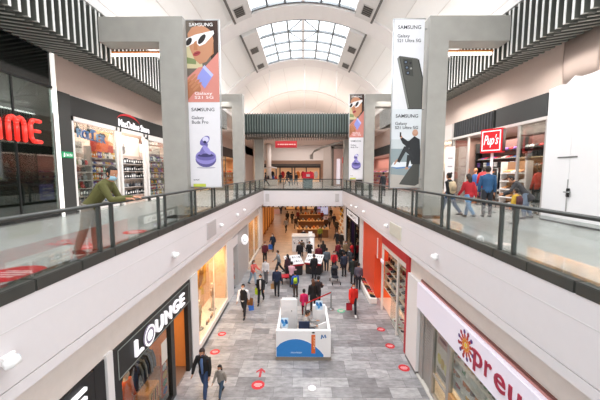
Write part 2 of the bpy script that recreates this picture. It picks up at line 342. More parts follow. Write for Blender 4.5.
# things screwed to the fascias
def spotlight(x, y, z, lab):
    sg = -1 if x < 0 else 1; n = -sg
    rt = thing('wall_spotlight', lab, 'spotlight', (x, y, z), group='white spotlights on the gallery fascias')
    b = B(); b.bevbox(min(x, x+n*.06), max(x, x+n*.06), y-.1, y+.1, z-.04, z+.08, WHITE, .015); b.obj('bracket', rt)
    b = B(); b.loft([((x+n*.07, y-.1, z-.03), .05, .05), ((x+n*.1, y-.04, z-.02), .07, .07), ((x+n*.11, y+.04, z), .075, .075)], M('#f4f3f1', .35), 12); b.obj('lamp_head', rt)
    b = B(); b.tube((x+n*.111, y+.041, z+.001), (x+n*.112, y+.05, z+.001), .06, M('#d9dde0', .2)); b.obj('lens', rt)
for x, y, z, l in ((-3.8, 3.6, 4.72, 'white spotlight on the left fascia nearest the camera, cut by the photo edge'), (-3.8, 8.56, 4.72, 'white spotlight on the left fascia above the black sign with six white letters'),
    (-3.8, 13.55, 4.72, 'white spotlight on the left fascia just beyond the grey vent panel'), (-3.8, 16.9, 4.74, 'small white spotlight on the left fascia, second beyond the vent panel'), (-3.8, 18.9, 4.76, 'small white spotlight on the left fascia, farthest along it'),
    (3.8, 13.35, 4.75, 'white spotlight on the right fascia just beyond the square panel'), (3.8, 8.36, 4.74, 'white spotlight on the right fascia above the pharmacy sign'),
    (3.8, 18.3, 4.74, 'small white spotlight on the right fascia above the orange red shop'), (3.8, 21.0, 4.7, 'small white spotlight on the right fascia above the dark shop'), (3.8, 23.1, 4.6, 'tiny white spotlight on the right fascia, farthest along it')):
    spotlight(x, y, z, l)
for x, y0, y1, z0, z1, c, l in ((-3.8, 11.65, 12.85, 4.45, 5.12, '#c2bcbb', 'grey square vent panel on the left white fascia'), (3.8, 11.45, 12.95, 4.48, 5.0, '#d2cfc0', 'pale square panel on the right white fascia')):
    n = 1 if x < 0 else -1; rt = thing('vent_panel', l, 'vent panel', (x, (y0+y1)/2, z0))
    b = B(); b.box(min(x, x+n*.03), max(x, x+n*.03), y0, y1, z0, z1, M(c, .6)); b.obj('panel', rt)
    b = B(); q = M('#b5afae' if n > 0 else '#c6c3b8', .6)
    for k in range(6): zz = z0+.08+k*(z1-z0-.16)/5; b.box(min(x+n*.03, x+n*.036), max(x+n*.03, x+n*.036), y0+.06, y1-.06, zz-.012, zz+.012, q)
    b.obj('louvre', rt)
for x, lab in ((-3.45, 'left'), (3.3, 'right')):
    b = B(); b.bevbox(x-.18, x+.18, 28.9, 28.95, 4.35, 5.1, M('#c9c4c2', .6), .01)
    for k in range(5): b.box(x-.14, x+.14, 28.89, 28.9, 4.45+k*.13, 4.48+k*.13, GREYW)
    b.obj('vent_panel', label='small grey vent at the %s end of the bridge fascia' % lab, cat='vent panel')

# ================================================================== banners (printed hangings)
SKIN = '#bd8767'
def banner(name, lab, x0, x1, y, zb, zm, zt, up, low, pole):
    rt = thing('banner', lab, 'banner', ((x0+x1)/2, y, zb))
    w = x1-x0
    b = B(); fr = frame((x0, y, zm), (w, 0, 0), (0, 0, zt-zm), (0, -1, 0)); b.box(x0, x1, y+.001, y+.03, zm, zt, M('#dcd9d8', .5)); up(b, fr); b.obj('upper_poster', rt)
    b = B(); fr = frame((x0, y, zb), (w, 0, 0), (0, 0, zm-zb), (0, -1, 0)); b.box(x0, x1, y+.001, y+.03, zb, zm, M('#dcd9d8', .5)); low(b, fr); b.obj('lower_poster', rt)
    b = B()
    for x in ((x0-.04, x1+.04) if pole else (x0-.02,)): b.tube((x, y+.02, zb), (x, y+.02, zt), .022, M('#b9bbbc', .3, .7), 6)
    for z in (zb-.02, zt+.02): b.tube((x0-.04, y+.02, z), (x1+.04, y+.02, z), .022, M('#b9bbbc', .3, .7), 6)
    for z in (zb+.3, zm, zt-.3):
        xa, xb = (x0-.5, x0) if x0 < 0 else (x1, x1+.5)
        b.tube((xa, y+.05, z), (xb, y+.05, z), .018, STEEL, 6) if False else b.tube((x1 if x0 > 0 else x0, y+.04, z), ((x1+.1) if x0 > 0 else (x0-.02), y+.04, z), .018, STEEL, 6)
    b.obj('frame', rt)
def F(b, fr, pts, d, c): b.flat(fr, pts, d, M(c, .5, var=.03))
def D(b, fr, cx, cy, rx, ry, d, c, rot=0): b.disc(fr, cx, cy, rx, ry, d, M(c, .5, var=.03), rot)
def ad_woman(b, fr):
    F(b, fr, [(0, 0), (1, 0), (1, 1), (0, 1)], .002, '#6b6157')
    F(b, fr, [(0, .42), (.5, .42), (.45, .7), (0, .74)], .004, '#c9bd96'); F(b, fr, [(0, .48), (.3, .47), (.3, .53), (0, .56)], .005, '#7d8a5c')
    F(b, fr, [(.25, 1), (1, 1), (1, .55), (.8, .5), (.6, .8)], .006, '#3c2820')
    F(b, fr, [(0, 0), (1, 0), (1, .62), (.86, .56), (.6, .45), (.36, .43), (0, .3)], .007, '#cf8579')
    F(b, fr, [(.55, .5), (.85, .6), (.85, .72), (.6, .62)], .008, '#b4764f')
    F(b, fr, [(.06, .84), (.2, .92), (.5, .95), (.78, .9), (.86, .76), (.8, .6), (.62, .5), (.42, .47), (.26, .53), (.12, .66)], .009, SKIN)
    F(b, fr, [(.3, .97), (.9, .97), (.95, .75), (.84, .86), (.55, .94)], .0095, '#332019')
    F(b, fr, [(0, .78), (.3, .83), (.86, .88), (.88, .84), (.6, .72), (.42, .69), (.3, .74), (.22, .72), (.02, .68)], .0105, '#ece7e6')
    D(b, fr, .5, .775, .13, .042, .0115, '#2a2524', .35); D(b, fr, .1, .745, .1, .04, .0115, '#2a2524', .3)
    F(b, fr, [(.26, .74), (.34, .76), (.36, .64), (.24, .645)], .0112, '#b07650')
    D(b, fr, .33, .6, .12, .028, .0115, '#a23f42', .12); D(b, fr, .33, .603, .1, .006, .012, '#6b2026', .12)
    F(b, fr, [(.3, .3), (.56, .46), (.83, .34), (.55, .17)], .012, '#8d93d6'); F(b, fr, [(.5, .43), (.56, .46), (.83, .34), (.77, .31)], .0125, '#b9bdec')
    for k in range(4): D(b, fr, .14+.06*k, .3-.035*k, .15, .022, .013+.0005*k, '#b97c58', .35)
    D(b, fr, .22, .2, .22, .06, .0128, '#a96c4a', -.2); F(b, fr, [(0, .02), (.3, .16), (.1, .26), (0, .26)], .0127, '#a96c4a')
    b.text('SAMSUNG', fr, .48, .95, .72, .04, M('#f3f1ef', .5), d0=.015)
    b.text('Galaxy\nS21 5G', fr, .52, .085, .58, .085, M('#f6efec', .5), d0=.015, align='LEFT')
def ad_buds(b, fr):
    F(b, fr, [(0, 0), (1, 0), (1, 1), (0, 1)], .002, '#e2dfe2')
    b.text('SAMSUNG', fr, .47, .915, .72, .04, M('#26262b', .5), d0=.006); b.text('Galaxy\nBuds Pro', fr, .37, .795, .52, .09, M('#2d2d33', .5), d0=.006, align='LEFT')
    D(b, fr, .52, .33, .33, .095, .004, '#5e568f'); D(b, fr, .52, .355, .33, .085, .005, '#8f86c6'); D(b, fr, .52, .36, .3, .045, .006, '#6a62a3'); D(b, fr, .52, .375, .25, .02, .0065, '#3d3868')
    D(b, fr, .46, .45, .15, .042, .007, '#7a72b4', .4); D(b, fr, .56, .44, .14, .04, .0075, '#9b93d2', -.3); D(b, fr, .5, .55, .16, .05, .007, '#6e66a8', .2); D(b, fr, .53, .565, .1, .032, .008, '#d4d0ee'); D(b, fr, .5, .535, .05, .016, .0085, '#2e2a4d')
    D(b, fr, .52, .23, .3, .012, .003, '#b9b6c2')
    b.text('entel', fr, .2, .085, .18, .02, M('#33333a', .5), d0=.006)
    F(b, fr, [(.1, 0), (.5, 0), (.5, .035), (.1, .035)], .005, '#c9d052')
def ad_phone(b, fr):
    F(b, fr, [(0, 0), (1, 0), (1, 1), (0, 1)], .002, '#dddcde')
    b.text('SAMSUNG', fr, .5, .915, .76, .042, M('#2a2a2e', .5), d0=.006); b.text('Galaxy\nS21 Ultra 5G', fr, .5, .795, .78, .09, M('#2d2d31', .5), d0=.006, align='LEFT')
    F(b, fr, [(.12, .57), (.2, .6), (.85, .56), (1, .36), (1, 0), (.52, 0)], .004, '#2b2b29'); F(b, fr, [(.2, .6), (.8, .57), (.97, .35), (.97, .01), (.6, .01)], .005, '#50504a')
    F(b, fr, [(.12, .57), (.18, .595), (.58, .01), (.52, .01)], .0055, '#7c7c76')
    F(b, fr, [(.3, .57), (.62, .56), (.68, .37), (.4, .39)], .006, '#3c3c38')
    for x, y in ((.41, .53), (.45, .47), (.49, .41)): D(b, fr, x, y, .07, .022, .007, '#1a1a1b'); D(b, fr, x, y, .04, .012, .008, '#5d6a7a')
    D(b, fr, .57, .52, .035, .012, .007, '#1d1d1d'); D(b, fr, .59, .46, .035, .012, .007, '#8d8d86')
def ad_surf(b, fr):
    F(b, fr, [(0, 0), (1, 0), (1, 1), (0, 1)], .002, '#d4d8da'); F(b, fr, [(0, 0), (1, 0), (1, .5), (0, .5)], .003, '#8e9b9d'); F(b, fr, [(0, .5), (1, .5), (1, .62), (0, .62)], .003, '#c2c8c9'); F(b, fr, [(0, 0), (1, 0), (1, .14), (0, .17)], .004, '#b5ada4')
    b.text('SAMSUNG', fr, .5, .915, .76, .042, M('#2a2a2e', .5), d0=.012); b.text('Galaxy\nS21 Ultra 5G', fr, .5, .795, .78, .09, M('#2d2d31', .5), d0=.012, align='LEFT')
    F(b, fr, [(-0., .27), (.2, .24), (.7, .27), (1, .34), (1, .4), (.6, .33), (.1, .33)], .005, '#dfe3e6'); F(b, fr, [(0, .27), (.2, .24), (.7, .26), (.7, .275), (.2, .26)], .0055, '#5d83b5')
    F(b, fr, [(.6, .6), (.78, .66), (.96, .62), (1, .45), (1, .3), (.7, .3), (.62, .42)], .006, '#26282a')
    F(b, fr, [(.72, .42), (.82, .36), (.5, .46), (.3, .32), (.2, .34), (.44, .53), (.56, .53)], .007, '#2c2e30'); F(b, fr, [(.55, .6), (.66, .6), (.6, .5), (.38, .57), (.3, .63), (.36, .65)], .0075, '#1f2123')
    F(b, fr, [(.75, .3), (.98, .3), (.98, .05), (.85, .02), (.3, .04), (.5, .16)], .0062, '#4a4a45'); F(b, fr, [(.55, .42), (.7, .42), (.6, .27), (.52, .24)], .008, '#2a2c2e')
    D(b, fr, .8, .7, .1, .042, .008, '#b98b70'); D(b, fr, .8, .715, .09, .03, .0085, '#c79c82'); D(b, fr, .33, .65, .04, .018, .0085, '#b98b70'); D(b, fr, .17, .33, .07, .018, .0085, '#b98b70', .5); D(b, fr, .55, .25, .06, .016, .0085, '#b98b70')
    F(b, fr, [(.28, .65), (.33, .65), (.33, .71), (.28, .71)], .009, '#1b1b1b')
banner('b', 'tall two-part banner: woman in white sunglasses above, violet earbuds case below, left gallery', -4.14, -2.99, 11.0, 6.6, 9.63, 12.42, ad_woman, ad_buds, True)
banner('b', 'tall two-part banner: dark phone above, surfer in black wetsuit below, right gallery', 3.17, 4.22, 10.95, 6.58, 9.36, 12.4, ad_phone, ad_surf, False)
banner('b', 'small far banner: woman in white sunglasses over violet earbuds case, beside the second right pillar', 3.2, 4.18, 21.1, 6.67, 9.55, 12.45, ad_woman, ad_buds, False)

# ================================================================== PEOPLE
def hexmul(h, k): return '#'+''.join('%02x' % max(0, min(255, int(int(h[i:i+2], 16)*k))) for i in (1, 3, 5))
POSES = {  # lean, (swingL, kneeL), (swingR, kneeR), armL(pitch, out, elbow), armR, head pitch
    'stand': (2, (2, 2), (-3, 3), (4, 8, 12), (2, 8, 14), 4),
    'walk': (5, (24, 8), (-20, 22), (-22, 8, 15), (22, 8, 25), 4),
    'walk2': (5, (-18, 26), (22, 6), (18, 8, 25), (-20, 8, 15), 6),
    'hold': (3, (3, 3), (-4, 4), (22, 6, 85), (18, 6, 75), 14),
    'phone': (3, (4, 4), (-3, 3), (35, 4, 100), (6, 8, 20), 22),
    'bend': (40, (6, 10), (-8, 14), (32, 6, 30), (25, 6, 40), 20),
    'push': (8, (18, 8), (-16, 18), (42, 6, 35), (42, 6, 35), 6),
    'lean': (36, (2, 2), (-12, 8), (26, 4, 66), (28, 4, 64), 4),
    'sit': (10, (84, 84), (80, 80), (38, 6, 62), (40, 6, 58), 18),
    'hand': (6, (18, 8), (-15, 16), (4, 8, 15), (6, 22, 10), 16),
}
def person(lab, loc, face, h=1.7, pose='stand', top='#222428', bot=JEAN, skin=SKIN, hair='#1d1613', style='short', mask='#cfdbe0', shoes='#202022',
           coat=.0, turn=0, woman=False, name='person', vox=None, under=None, child=False, lift=0., dress=False, vest=None, hood=False):
    lean, lg1, lg2, ar1, ar2, hp = POSES[pose]; R = math.radians
    rt = thing(name, lab, 'person', loc, R(face), local=True)
    hs = 1.18 if child else 1.0; k = h
    sw = (.098 if woman else .108)
    # skeleton
    def leg(sx, s, kn, hip):
        a = hip+Vector((sx*.052*k, 0, 0)); kk = a+Vector((0, math.sin(R(s)), -math.cos(R(s))))*.245*k; an = kk+Vector((0, math.sin(R(s-kn)), -math.cos(R(s-kn))))*.235*k; return a, kk, an
    hip = Vector((0, 0, .525*k)); low = min(leg(-1, *lg1, hip)[2].z, leg(1, *lg2, hip)[2].z)
    hip.z += .047*k-low+lift
    if pose == 'sit': hip.z = .53+.06+lift
    L = R(lean); up = Vector((0, math.sin(L), math.cos(L))); fwd = Vector((0, math.cos(L), -math.sin(L))); X = Vector((1, 0, 0))
    T = lambda u, f=0: hip+up*(u*k)+fwd*(f*k)
    legs = [leg(-1, *lg1, hip), leg(1, *lg2, hip)]
    arms = []
    for sx, (p, o, e) in ((-1, ar1), (1, ar2)):
        sh = T(.275)+X*(sx*sw*k); d1 = Vector((sx*math.sin(R(o)), math.sin(R(p)), -math.cos(R(p)))).normalized(); el = sh+d1*.175*k
        d2 = Vector((sx*math.sin(R(o))*(.3 if e < 60 else -.5), math.sin(R(p+e)), -math.cos(R(p+e)))).normalized(); wr = el+d2*.145*k; arms.append((sh, el, wr, d2, sx))
    H = R(lean*.35+hp); hu = Vector((0, math.sin(H), math.cos(H))); hf = Vector((0, math.cos(H), -math.sin(H)))
    tw = Matrix.Rotation(R(turn), 3, 'Z'); hu = tw @ hu; hf = tw @ hf; hx = tw @ X
    hb = T(.345)+fwd*.006*k      # chin level
    hk = k*hs; HD = lambda u, f=0, s=0: hb+hu*(u*hk)+hf*(f*hk)+hx*(s*hk)
    def torso(b, m, g=0., lo=-.05, hi=None):
        prof = [(-.05, .07, .056), (0, .093, .066), (.07, .083, .056), (.15, .09, .064), (.225, sw*.95, .068), (.275, sw*.86, .054), (.302, .06, .044), (.318, .038, .038)]
        r = [(T(u), a*k+g, c*k+g) for u, a, c in prof if u >= lo]
        if hi: r += hi
        if lo < -.05: r = [(T(lo)+Vector((0, 0, 0)), .1*k+g, .075*k+g)]+[(T(-.05), .094*k+g, .07*k+g)]+r[1:]
        b.loft(r, m, 14)
    SK = M(skin, .5, var=.04)
    b = B(); torso(b, SK, 0, hi=[(T(.33), .033*k, .034*k), (T(.35, .004), .031*k, .033*k), (T(.385, .006), .03*k, .032*k)])
    b.loft([(HD(-.004, .03), .018*hk, .02*hk), (HD(.018, .014), .034*hk, .042*hk), (HD(.045, .008), .042*hk, .05*hk), (HD(.075, .004), .045*hk, .054*hk), (HD(.1, .0), .043*hk, .053*hk), (HD(.122, -.002), .031*hk, .039*hk), (HD(.133, -.003), .012*hk, .016*hk)], SK, 14, hx)
    b.loft([(HD(.062, .052), .005*hk, .005*hk), (HD(.04, .066), .009*hk, .009*hk), (HD(.034, .055), .008*hk, .006*hk)], SK, 6, hx)
    b.loft([(HD(.021, .05, -.012), .005*hk, .004*hk), (HD(.021, .057), .006*hk, .006*hk), (HD(.021, .05, .012), .005*hk, .004*hk)], SK, 6, hu)
    for s in (-1, 1): b.loft([(HD(.04, 0, s*.043), .006*hk, .01*hk), (HD(.062, -.004, s*.049), .008*hk, .014*hk), (HD(.075, -.006, s*.046), .005*hk, .01*hk)], SK, 6, hx)
    for (a, kk, an) in legs:
        b.loft([(a+Vector((0, 0, .02*k)), .05*k, .056*k), (a.lerp(kk, .4), .045*k, .05*k), (kk, .031*k, .034*k), (kk.lerp(an, .35), .03*k, .036*k), (an, .019*k, .021*k)], SK, 10)
        b.loft([(an+Vector((0, -.03*k, -.015*k)), .02*k, .022*k), (an+Vector((0, .03*k, -.022*k)), .024*k, .02*k), (an+Vector((0, .1*k, -.032*k)), .02*k, .01*k)], SK, 8)
    for sh, el, wr, d2, sx in arms:
        b.loft([(sh-X*sx*.03*k, .03*k, .03*k), (sh, .031*k, .031*k), (sh.lerp(el, .5), .027*k, .027*k), (el, .022*k, .022*k), (el.lerp(wr, .35), .022*k, .022*k), (wr, .015*k, .015*k)], SK, 8)
        lat = Vector((0, 1, 0))-d2*d2.y; lat = lat.normalized() if lat.length > .35 else (X-d2*d2.x).normalized()
        pn = d2.cross(lat)*(-sx if lat.x == 0 else 1)
        b.loft([(wr, .014*k, .012*k), (wr+d2*.022*k, .023*k, .011*k), (wr+d2*.05*k, .023*k, .01*k)], SK, 8, lat)
        for j, (off, ln) in enumerate(((.018, .036), (.006, .041), (-.006, .038), (-.018, .03))):
            p0 = wr+d2*.045*k+lat*off*k; p1 = p0+(d2+pn*.25).normalized()*ln*.55*k; p2 = p1+(d2+pn*.8).normalized()*ln*.5*k
            b.loft([(p0, .0058*k, .0058*k), (p1, .0055*k, .0055*k), (p2, .0045*k, .0045*k)], SK, 5, lat)
        p0 = wr+d2*.016*k+lat*.02*k; p1 = p0+(d2*.7+lat*.8).normalized()*.022*k; p2 = p1+(d2+lat*.2+pn*.4).normalized()*.02*k
        b.loft([(p0, .0075*k, .0075*k), (p1, .0065*k, .0065*k), (p2, .005*k, .005*k)], SK, 5)
    v = vox or .014
    def wrap(o, vv):
        r = o.modifiers.new('remesh', 'REMESH'); r.mode = 'VOXEL'; r.voxel_size = vv; r.use_smooth_shade = True
        s = o.modifiers.new('smooth', 'SMOOTH'); s.factor = .5; s.iterations = 2; return o
    body = wrap(b.obj('body', rt), v)
    # clothes
    C = M(top, .8, var=.12, scale=14); g = .016
    b = B(); torso(b, C, g, lo=(-.06-coat if (coat or dress) else -.05), hi=[(T(.328), .038*k, .038*k)])
    for sh, el, wr, d2, sx in arms:
        b.loft([(sh-X*sx*.04*k, .036*k+g, .036*k+g), (sh, .033*k+g, .033*k+g), (sh.lerp(el, .5), .028*k+g, .028*k+g), (el, .025*k+g, .025*k+g), (el.lerp(wr, .5), .022*k+g, .022*k+g), (wr-d2*.005*k, .018*k+g*.7, .018*k+g*.7)], C, 10)
    jk = wrap(b.obj('jacket', rt), .017 if not vox else .012)
    if vest:
        b = B(); torso(b, M(vest, .8), g+.014, lo=-.03); wrap(b.obj('vest', rt), .017)
    if hood: b = B(); b.loft([(T(.26, -.085), .07*k, .02*k), (T(.31, -.075), .075*k, .045*k), (T(.345, -.06), .05*k, .03*k)], C, 10); b.obj('hood', jk)
    if under:
        b = B(); b.loft([(T(.0, .075), .02*k, .012*k), (T(.12, .072), .026*k, .012*k), (T(.24, .075), .03*k, .012*k), (T(.3, .05), .02*k, .012*k)], M(under, .8), 10); b.obj('shirt', rt)
    C = M(bot, .85, var=.15, scale=14); g = .012
    b = B(); b.loft([(T(-.055), .066*k+g, .056*k+g), (T(-.02), .09*k+g, .064*k+g), (T(.03), .088*k+g*.6, .06*k+g*.6)], C, 12)
    for (a, kk, an) in legs:
        b.loft([(a+Vector((0, 0, .02*k)), .048*k+g, .056*k+g), (a.lerp(kk, .4), .043*k+g, .05*k+g), (kk, .033*k+g, .036*k+g), (kk.lerp(an, .4), .031*k+g, .036*k+g), (an+(kk-an)*.03, .026*k+g*.6, .028*k+g*.6)], C, 10)
    wrap(b.obj('trousers', rt), .016 if not vox else .012)
    for (a, kk, an) in legs:
        b = B(); SH = M(shoes, .5)
        b.loft([(an+Vector((0, -.036*k, -.02*k)), .014*k, .022*k), (an+Vector((0, -.02*k, -.018*k)), .026*k, .028*k), (an+Vector((0, .03*k, -.02*k)), .029*k, .026*k), (an+Vector((0, .085*k, -.032*k)), .028*k, .015*k), (an+Vector((0, .115*k, -.036*k)), .014*k, .009*k)], SH, 10); b.obj('shoe', rt)
    # hair
    HM = M(hair, .6, var=.15, scale=20)
    if style != 'bald':
        b = B(); n, mm = 14, 9; vs = []; ring = []
        for i in range(mm+1):
            w = -1.15+(PI/2+1.15-.08)*i/mm
            for j in range(n):
                a = 2*PI*j/n; f = math.cos(a); s = math.sin(a); rad = math.cos(w); face = f > .35 and w < .38
                sc = .8 if face else 1.0
                vs.append(HD(.072+.07*math.sin(w), -.002+.0625*f*rad*sc, .0525*s*rad*sc))
        fs = [(i*n+j, i*n+(j+1) % n, (i+1)*n+(j+1) % n, (i+1)*n+j) for i in range(mm) for j in range(n)]
        fs += [tuple(reversed(range(n))), tuple(mm*n+j for j in range(n))]; b.faces(vs, fs, HM, True)
        if style == 'long': b.loft([(HD(.09, -.04), .04*hk, .025*hk), (HD(.03, -.045), .05*hk, .026*hk), (HD(-.03, -.045), .05*hk, .024*hk), (HD(-.08, -.05), .035*hk, .014*hk)], HM, 10, hx)
        if style == 'bun': c = HD(.12, -.06); b.ell(c, .024*hk, .024*hk, .024*hk, HM)
        if style == 'cap': b.loft([(HD(.098, .04), .04*hk, .006*hk), (HD(.094, .085), .032*hk, .004*hk)], HM, 10, hx)
        b.obj('cap' if style == 'cap' else 'hair', rt)
    b = B()
    for s in (-1, 1): b.ell(HD(.066, .0515, s*.017), .006*hk, .006*hk, .0045*hk, M('#f0ece8', .3), 8, 4); b.ell(HD(.066, .056, s*.017), .003*hk, .003*hk, .003*hk, M('#1c1411', .2), 6, 4)
    b.obj('eyes', body)
    if mask:
        b = B(); MK = M(mask, .8, var=.02); P = []
        for r_, (u, f0) in enumerate(((.05, .056), (.036, .069), (.016, .064), (-.004, .048))):
            for j in range(7):
                a = (j-3)/3; P.append(HD(u, f0-.034*abs(a)**1.6-.008*(abs(a) > .9), a*.041))
        b.faces(P, [(r_*7+j, r_*7+j+1, (r_+1)*7+j+1, (r_+1)*7+j) for r_ in range(3) for j in range(6)], MK, True)
        o = b.obj('face_mask', rt); o.modifiers.new('solid', 'SOLIDIFY').thickness = .004
    M4 = Matrix.Translation(Vector(loc)) @ Matrix.Rotation(R(face), 4, 'Z')
    rt['_hands'] = 0
    return {'root': rt, 'wr': [M4 @ (a[2]+a[3]*.05*k) for a in arms], 'back': M4 @ T(.17, -.1), 'hip': M4 @ hip, 'T': lambda u, f: M4 @ T(u, f), 'k': k, 'face': R(face)}
def shopping_bag(p, col, lab, s=.3, group=None, mat=None):
    rt = thing('shopping_bag', lab, 'bag', p, random.uniform(-.6, .6), local=True, group=group); m = mat or M(col, .7, var=.08); w, d = s*.42, s*.16
    b = B(); vs = []
    for z, f in ((-s-.09, 1), (-.09, 1.06)):
        vs += [(-w*f, -d*f, z), (w*f, -d*f, z), (w*f, d*f, z), (-w*f, d*f, z)]
    b.faces(vs, [(3, 2, 1, 0), (0, 1, 5, 4), (1, 2, 6, 5), (2, 3, 7, 6), (3, 0, 4, 7)], m)
    sk = b.obj('sack', rt)
    b = B()
    for y in (-d, d):
        q = [(-w*.5, y, -.09), (-w*.35, y*.5, -.02), (0, 0, .0), (w*.35, y*.5, -.02), (w*.5, y, -.09)]
        for i in range(4): b.tube(q[i], q[i+1], .006, m, 5)
    b.obj('handle', sk)
def backpack(P, col, lab, s=1.):
    p = P['back']; rt = thing('backpack', lab, 'backpack', p, P['face'], local=True); m = M(col, .7)
    b = B(); b.loft([((0, .0, -.22*s), .11*s, .07*s), ((0, -.03, -.19*s), .14*s, .1*s), ((0, -.03, .05*s), .14*s, .1*s), ((0, 0, .17*s), .1*s, .06*s)], m, 12); pk = b.obj('pack', rt)
    b = B(); b.loft([((0, -.12*s, -.17*s), .09*s, .03*s), ((0, -.13*s, -.05*s), .09*s, .035*s), ((0, -.11*s, .0), .07*s, .02*s)], M(hexmul(col, .75), .7), 10); b.obj('pocket', pk)
    b = B()
    for x in (-.1, .1):
        q = [(x*s, .02, .13*s), (x*s, .14*s, .2*s), (x*s, .23*s, .1*s), (x*s, .22*s, -.1*s), (x*s*1.1, .05, -.2*s)]
        for i in range(4): b.tube(q[i], q[i+1], .018*s, m, 6)
    b.obj('strap', rt)
def G(u, v): return at(u, v, z=0.)
def U(u, v): return at(u, v, z=FL)
# --- upper left: man leaning on the rail
P = person('man in olive green jacket leaning on the left railing, blue face mask', (-4.2, 5.86, FL), -78, 1.88, 'lean', '#5f5d33', '#8b8378', mask='#a9cfe0', hair='#191412', vox=.009, turn=-28)
# --- upper right shoppers
P = person('shopper in black jacket and blue jeans with pale backpack, walking on the right gallery', U(449, 216), 30, 1.68, 'walk', '#1e1f22', '#3b5876', vox=.011, mask=None, woman=True, style='bun'); backpack(P, '#cbb796', 'pale tan backpack worn by the shopper in black')
person('shopper in red jacket and light blue jeans facing the clothes shop', U(468, 218), 10, 1.64, 'walk2', '#a8202a', '#6389ad', vox=.011, mask=None, woman=True, style='long', hair='#2a201c')
person('tall man in blue puffer jacket and dark trousers facing the clothes shop', U(486, 217), -15, 1.88, 'stand', '#2b5379', '#2a2d33', vox=.011, mask=None)
person('person in dark grey coat bending down in front of the clothes shop', U(524, 219), 60, 1.7, 'bend', '#3b3a3c', '#6a7686', vox=.011, mask=None, coat=.1)
P = person('small child in yellow and dark jacket beside the bending person', U(515, 224), 20, 1.12, 'stand', '#c9a23a', '#2c2c34', vox=.011, mask=None, child=True); backpack(P, '#4a2026', 'dark red backpack on the child in yellow', .7)
# --- lower floor, near to far
P = person('man in open black jacket and blue shirt walking past the orange lit black shop', G(205, 397), 172, 1.72, 'hand', '#1c1b1d', '#34476a', under='#5671a0', vox=.01, mask='#2c3c55', hair='#2a1d18')
person('small child in grey printed jacket walking beside the man in black', G(221, 396), 165, 1.08, 'walk', '#8c857d', '#3f5163', child=True, vox=.01, mask='#c9c0bb', hair='#1d1513', style='long')
P = person('man in black vest over white sleeves carrying a brown bag by the left wall', G(244, 316), 178, 1.72, 'walk', '#e3e2e4', '#23242a', mask='#efefef', vest='#25221f')
shopping_bag(P['wr'][1], '#8a5a2e', 'brown bag held by the man in white sleeves', .34)
b = B(); k = 1.72
P2 = person('woman in black leather jacket and black leggings walking towards the camera', G(261, 303), 178, 1.68, 'walk2', '#17181b', '#1d1e22', style='long', woman=True, under='#d5d3d5')
shopping_bag(P2['wr'][0], '#9ec21d', 'lime green bag held by the woman in black leather', .36)
P = person('man in navy jacket seen from behind, walking away up the middle aisle', G(277, 296), 0, 1.74, 'stand', '#1d2943', '#26282c', mask=None); shopping_bag(P['wr'][0], '#b48a5c', 'brown paper bag held by the man in navy', .3)
person('woman in salmon pink jacket and pale jeans reaching out by the left wall', G(253, 285), -130, 1.66, 'push', '#c9625c', '#8fa3b5', style='long', woman=True, hair='#2b1c15')
person('person in white top with short black hair behind the woman in leather', G(266, 283), 160, 1.62, 'stand', '#d9d7d8', '#6c6b70')
person('man in maroon jacket standing by the left windows', G(265, 263), -150, 1.72, 'stand', '#5d1f2b', '#22201f')
P = person('woman in dark coat walking far up on the left side', G(273, 251), 170, 1.68, 'walk', '#232c3d', '#1f2024', woman=True, coat=.08, style='long'); shopping_bag(P['wr'][0], '#2c66c0', 'bright blue bag held by the woman in the dark coat', .42)
person('man in grey shirt and dark jeans striding beside the tilted display tables', G(278.8, 273.5), 100, 1.72, 'walk', '#8a8c8e', '#2b313c')
P = person('boy in royal blue jacket behind the white and blue kiosk', G(295.5, 297), 30, 1.5, 'stand', '#2353ac', '#4a4038', mask=None, child=True); backpack(P, '#a6cc2a', 'lime green backpack on the boy in blue', .8)
person('girl in hot pink coat standing just behind the kiosk', G(304, 315), 0, 1.3, 'stand', '#c21e5a', '#5b1c2c', child=True, mask=None, coat=.06)
person('woman with long brown hair in black coat behind the kiosk', G(313, 311), 10, 1.68, 'stand', '#1e1b1c', '#2a2a30', style='long', hair='#5a3622', woman=True, coat=.1, mask=None)
person('shopper in dark jacket with mustard scarf next to the brown haired woman', G(318, 306), -20, 1.62, 'hold', '#33292a', '#23242a', under='#c99a2c', woman=True)
person('man in black in front of the right tilted display table', at(314, 279, z=0), 20, 1.7, 'stand', '#1c1d20', '#232428', mask=None)
person('shopper in brown coat bent over the far side of the display tables', G(301.5, 256), 185, 1.66, 'bend', '#6b5a48', '#3c3936')
person('shopper in black between the two display tables', G(299.5, 262), 170, 1.66, 'stand', '#211f22', '#2b2b30')
person('man in maroon jacket and bright red trousers seen from behind', G(318.5, 267), 5, 1.72, 'stand', '#6b2230', '#c02733', mask=None)
person('person with long dark hair behind the man in red trousers', G(323, 261), 0, 1.66, 'stand', '#2a2628', '#2b2b31', style='long', woman=True, mask=None)
person('man in slate grey jacket standing between red shoppers', G(326.5, 271), -5, 1.7, 'stand', '#5b646c', '#33373f', mask=None)
person('woman in red jacket pushing a dark pushchair', G(334, 273), 175, 1.66, 'push', '#b81f2d', '#2c2d36', style='long', woman=True)
person('shopper in black hoodie in the queue by the purple shop, nearest its doorway', G(342, 268), 150, 1.68, 'phone', '#1b1b1e', '#2a2c31')
person('shopper in tan jacket in the queue by the purple shop', G(345.5, 261), 200, 1.66, 'stand', '#8d7758', '#23252b', woman=True, style='long', hair='#3a271c')
person('shopper in charcoal jacket and jeans in the queue by the purple shop', G(350, 271.5), 120, 1.72, 'hold', '#3a3b40', '#394a60')
person('shopper in bright red puffer jacket in the queue by the purple shop', G(351.8, 263), 60, 1.68, 'stand', '#d0242a', '#26262c', mask=None)
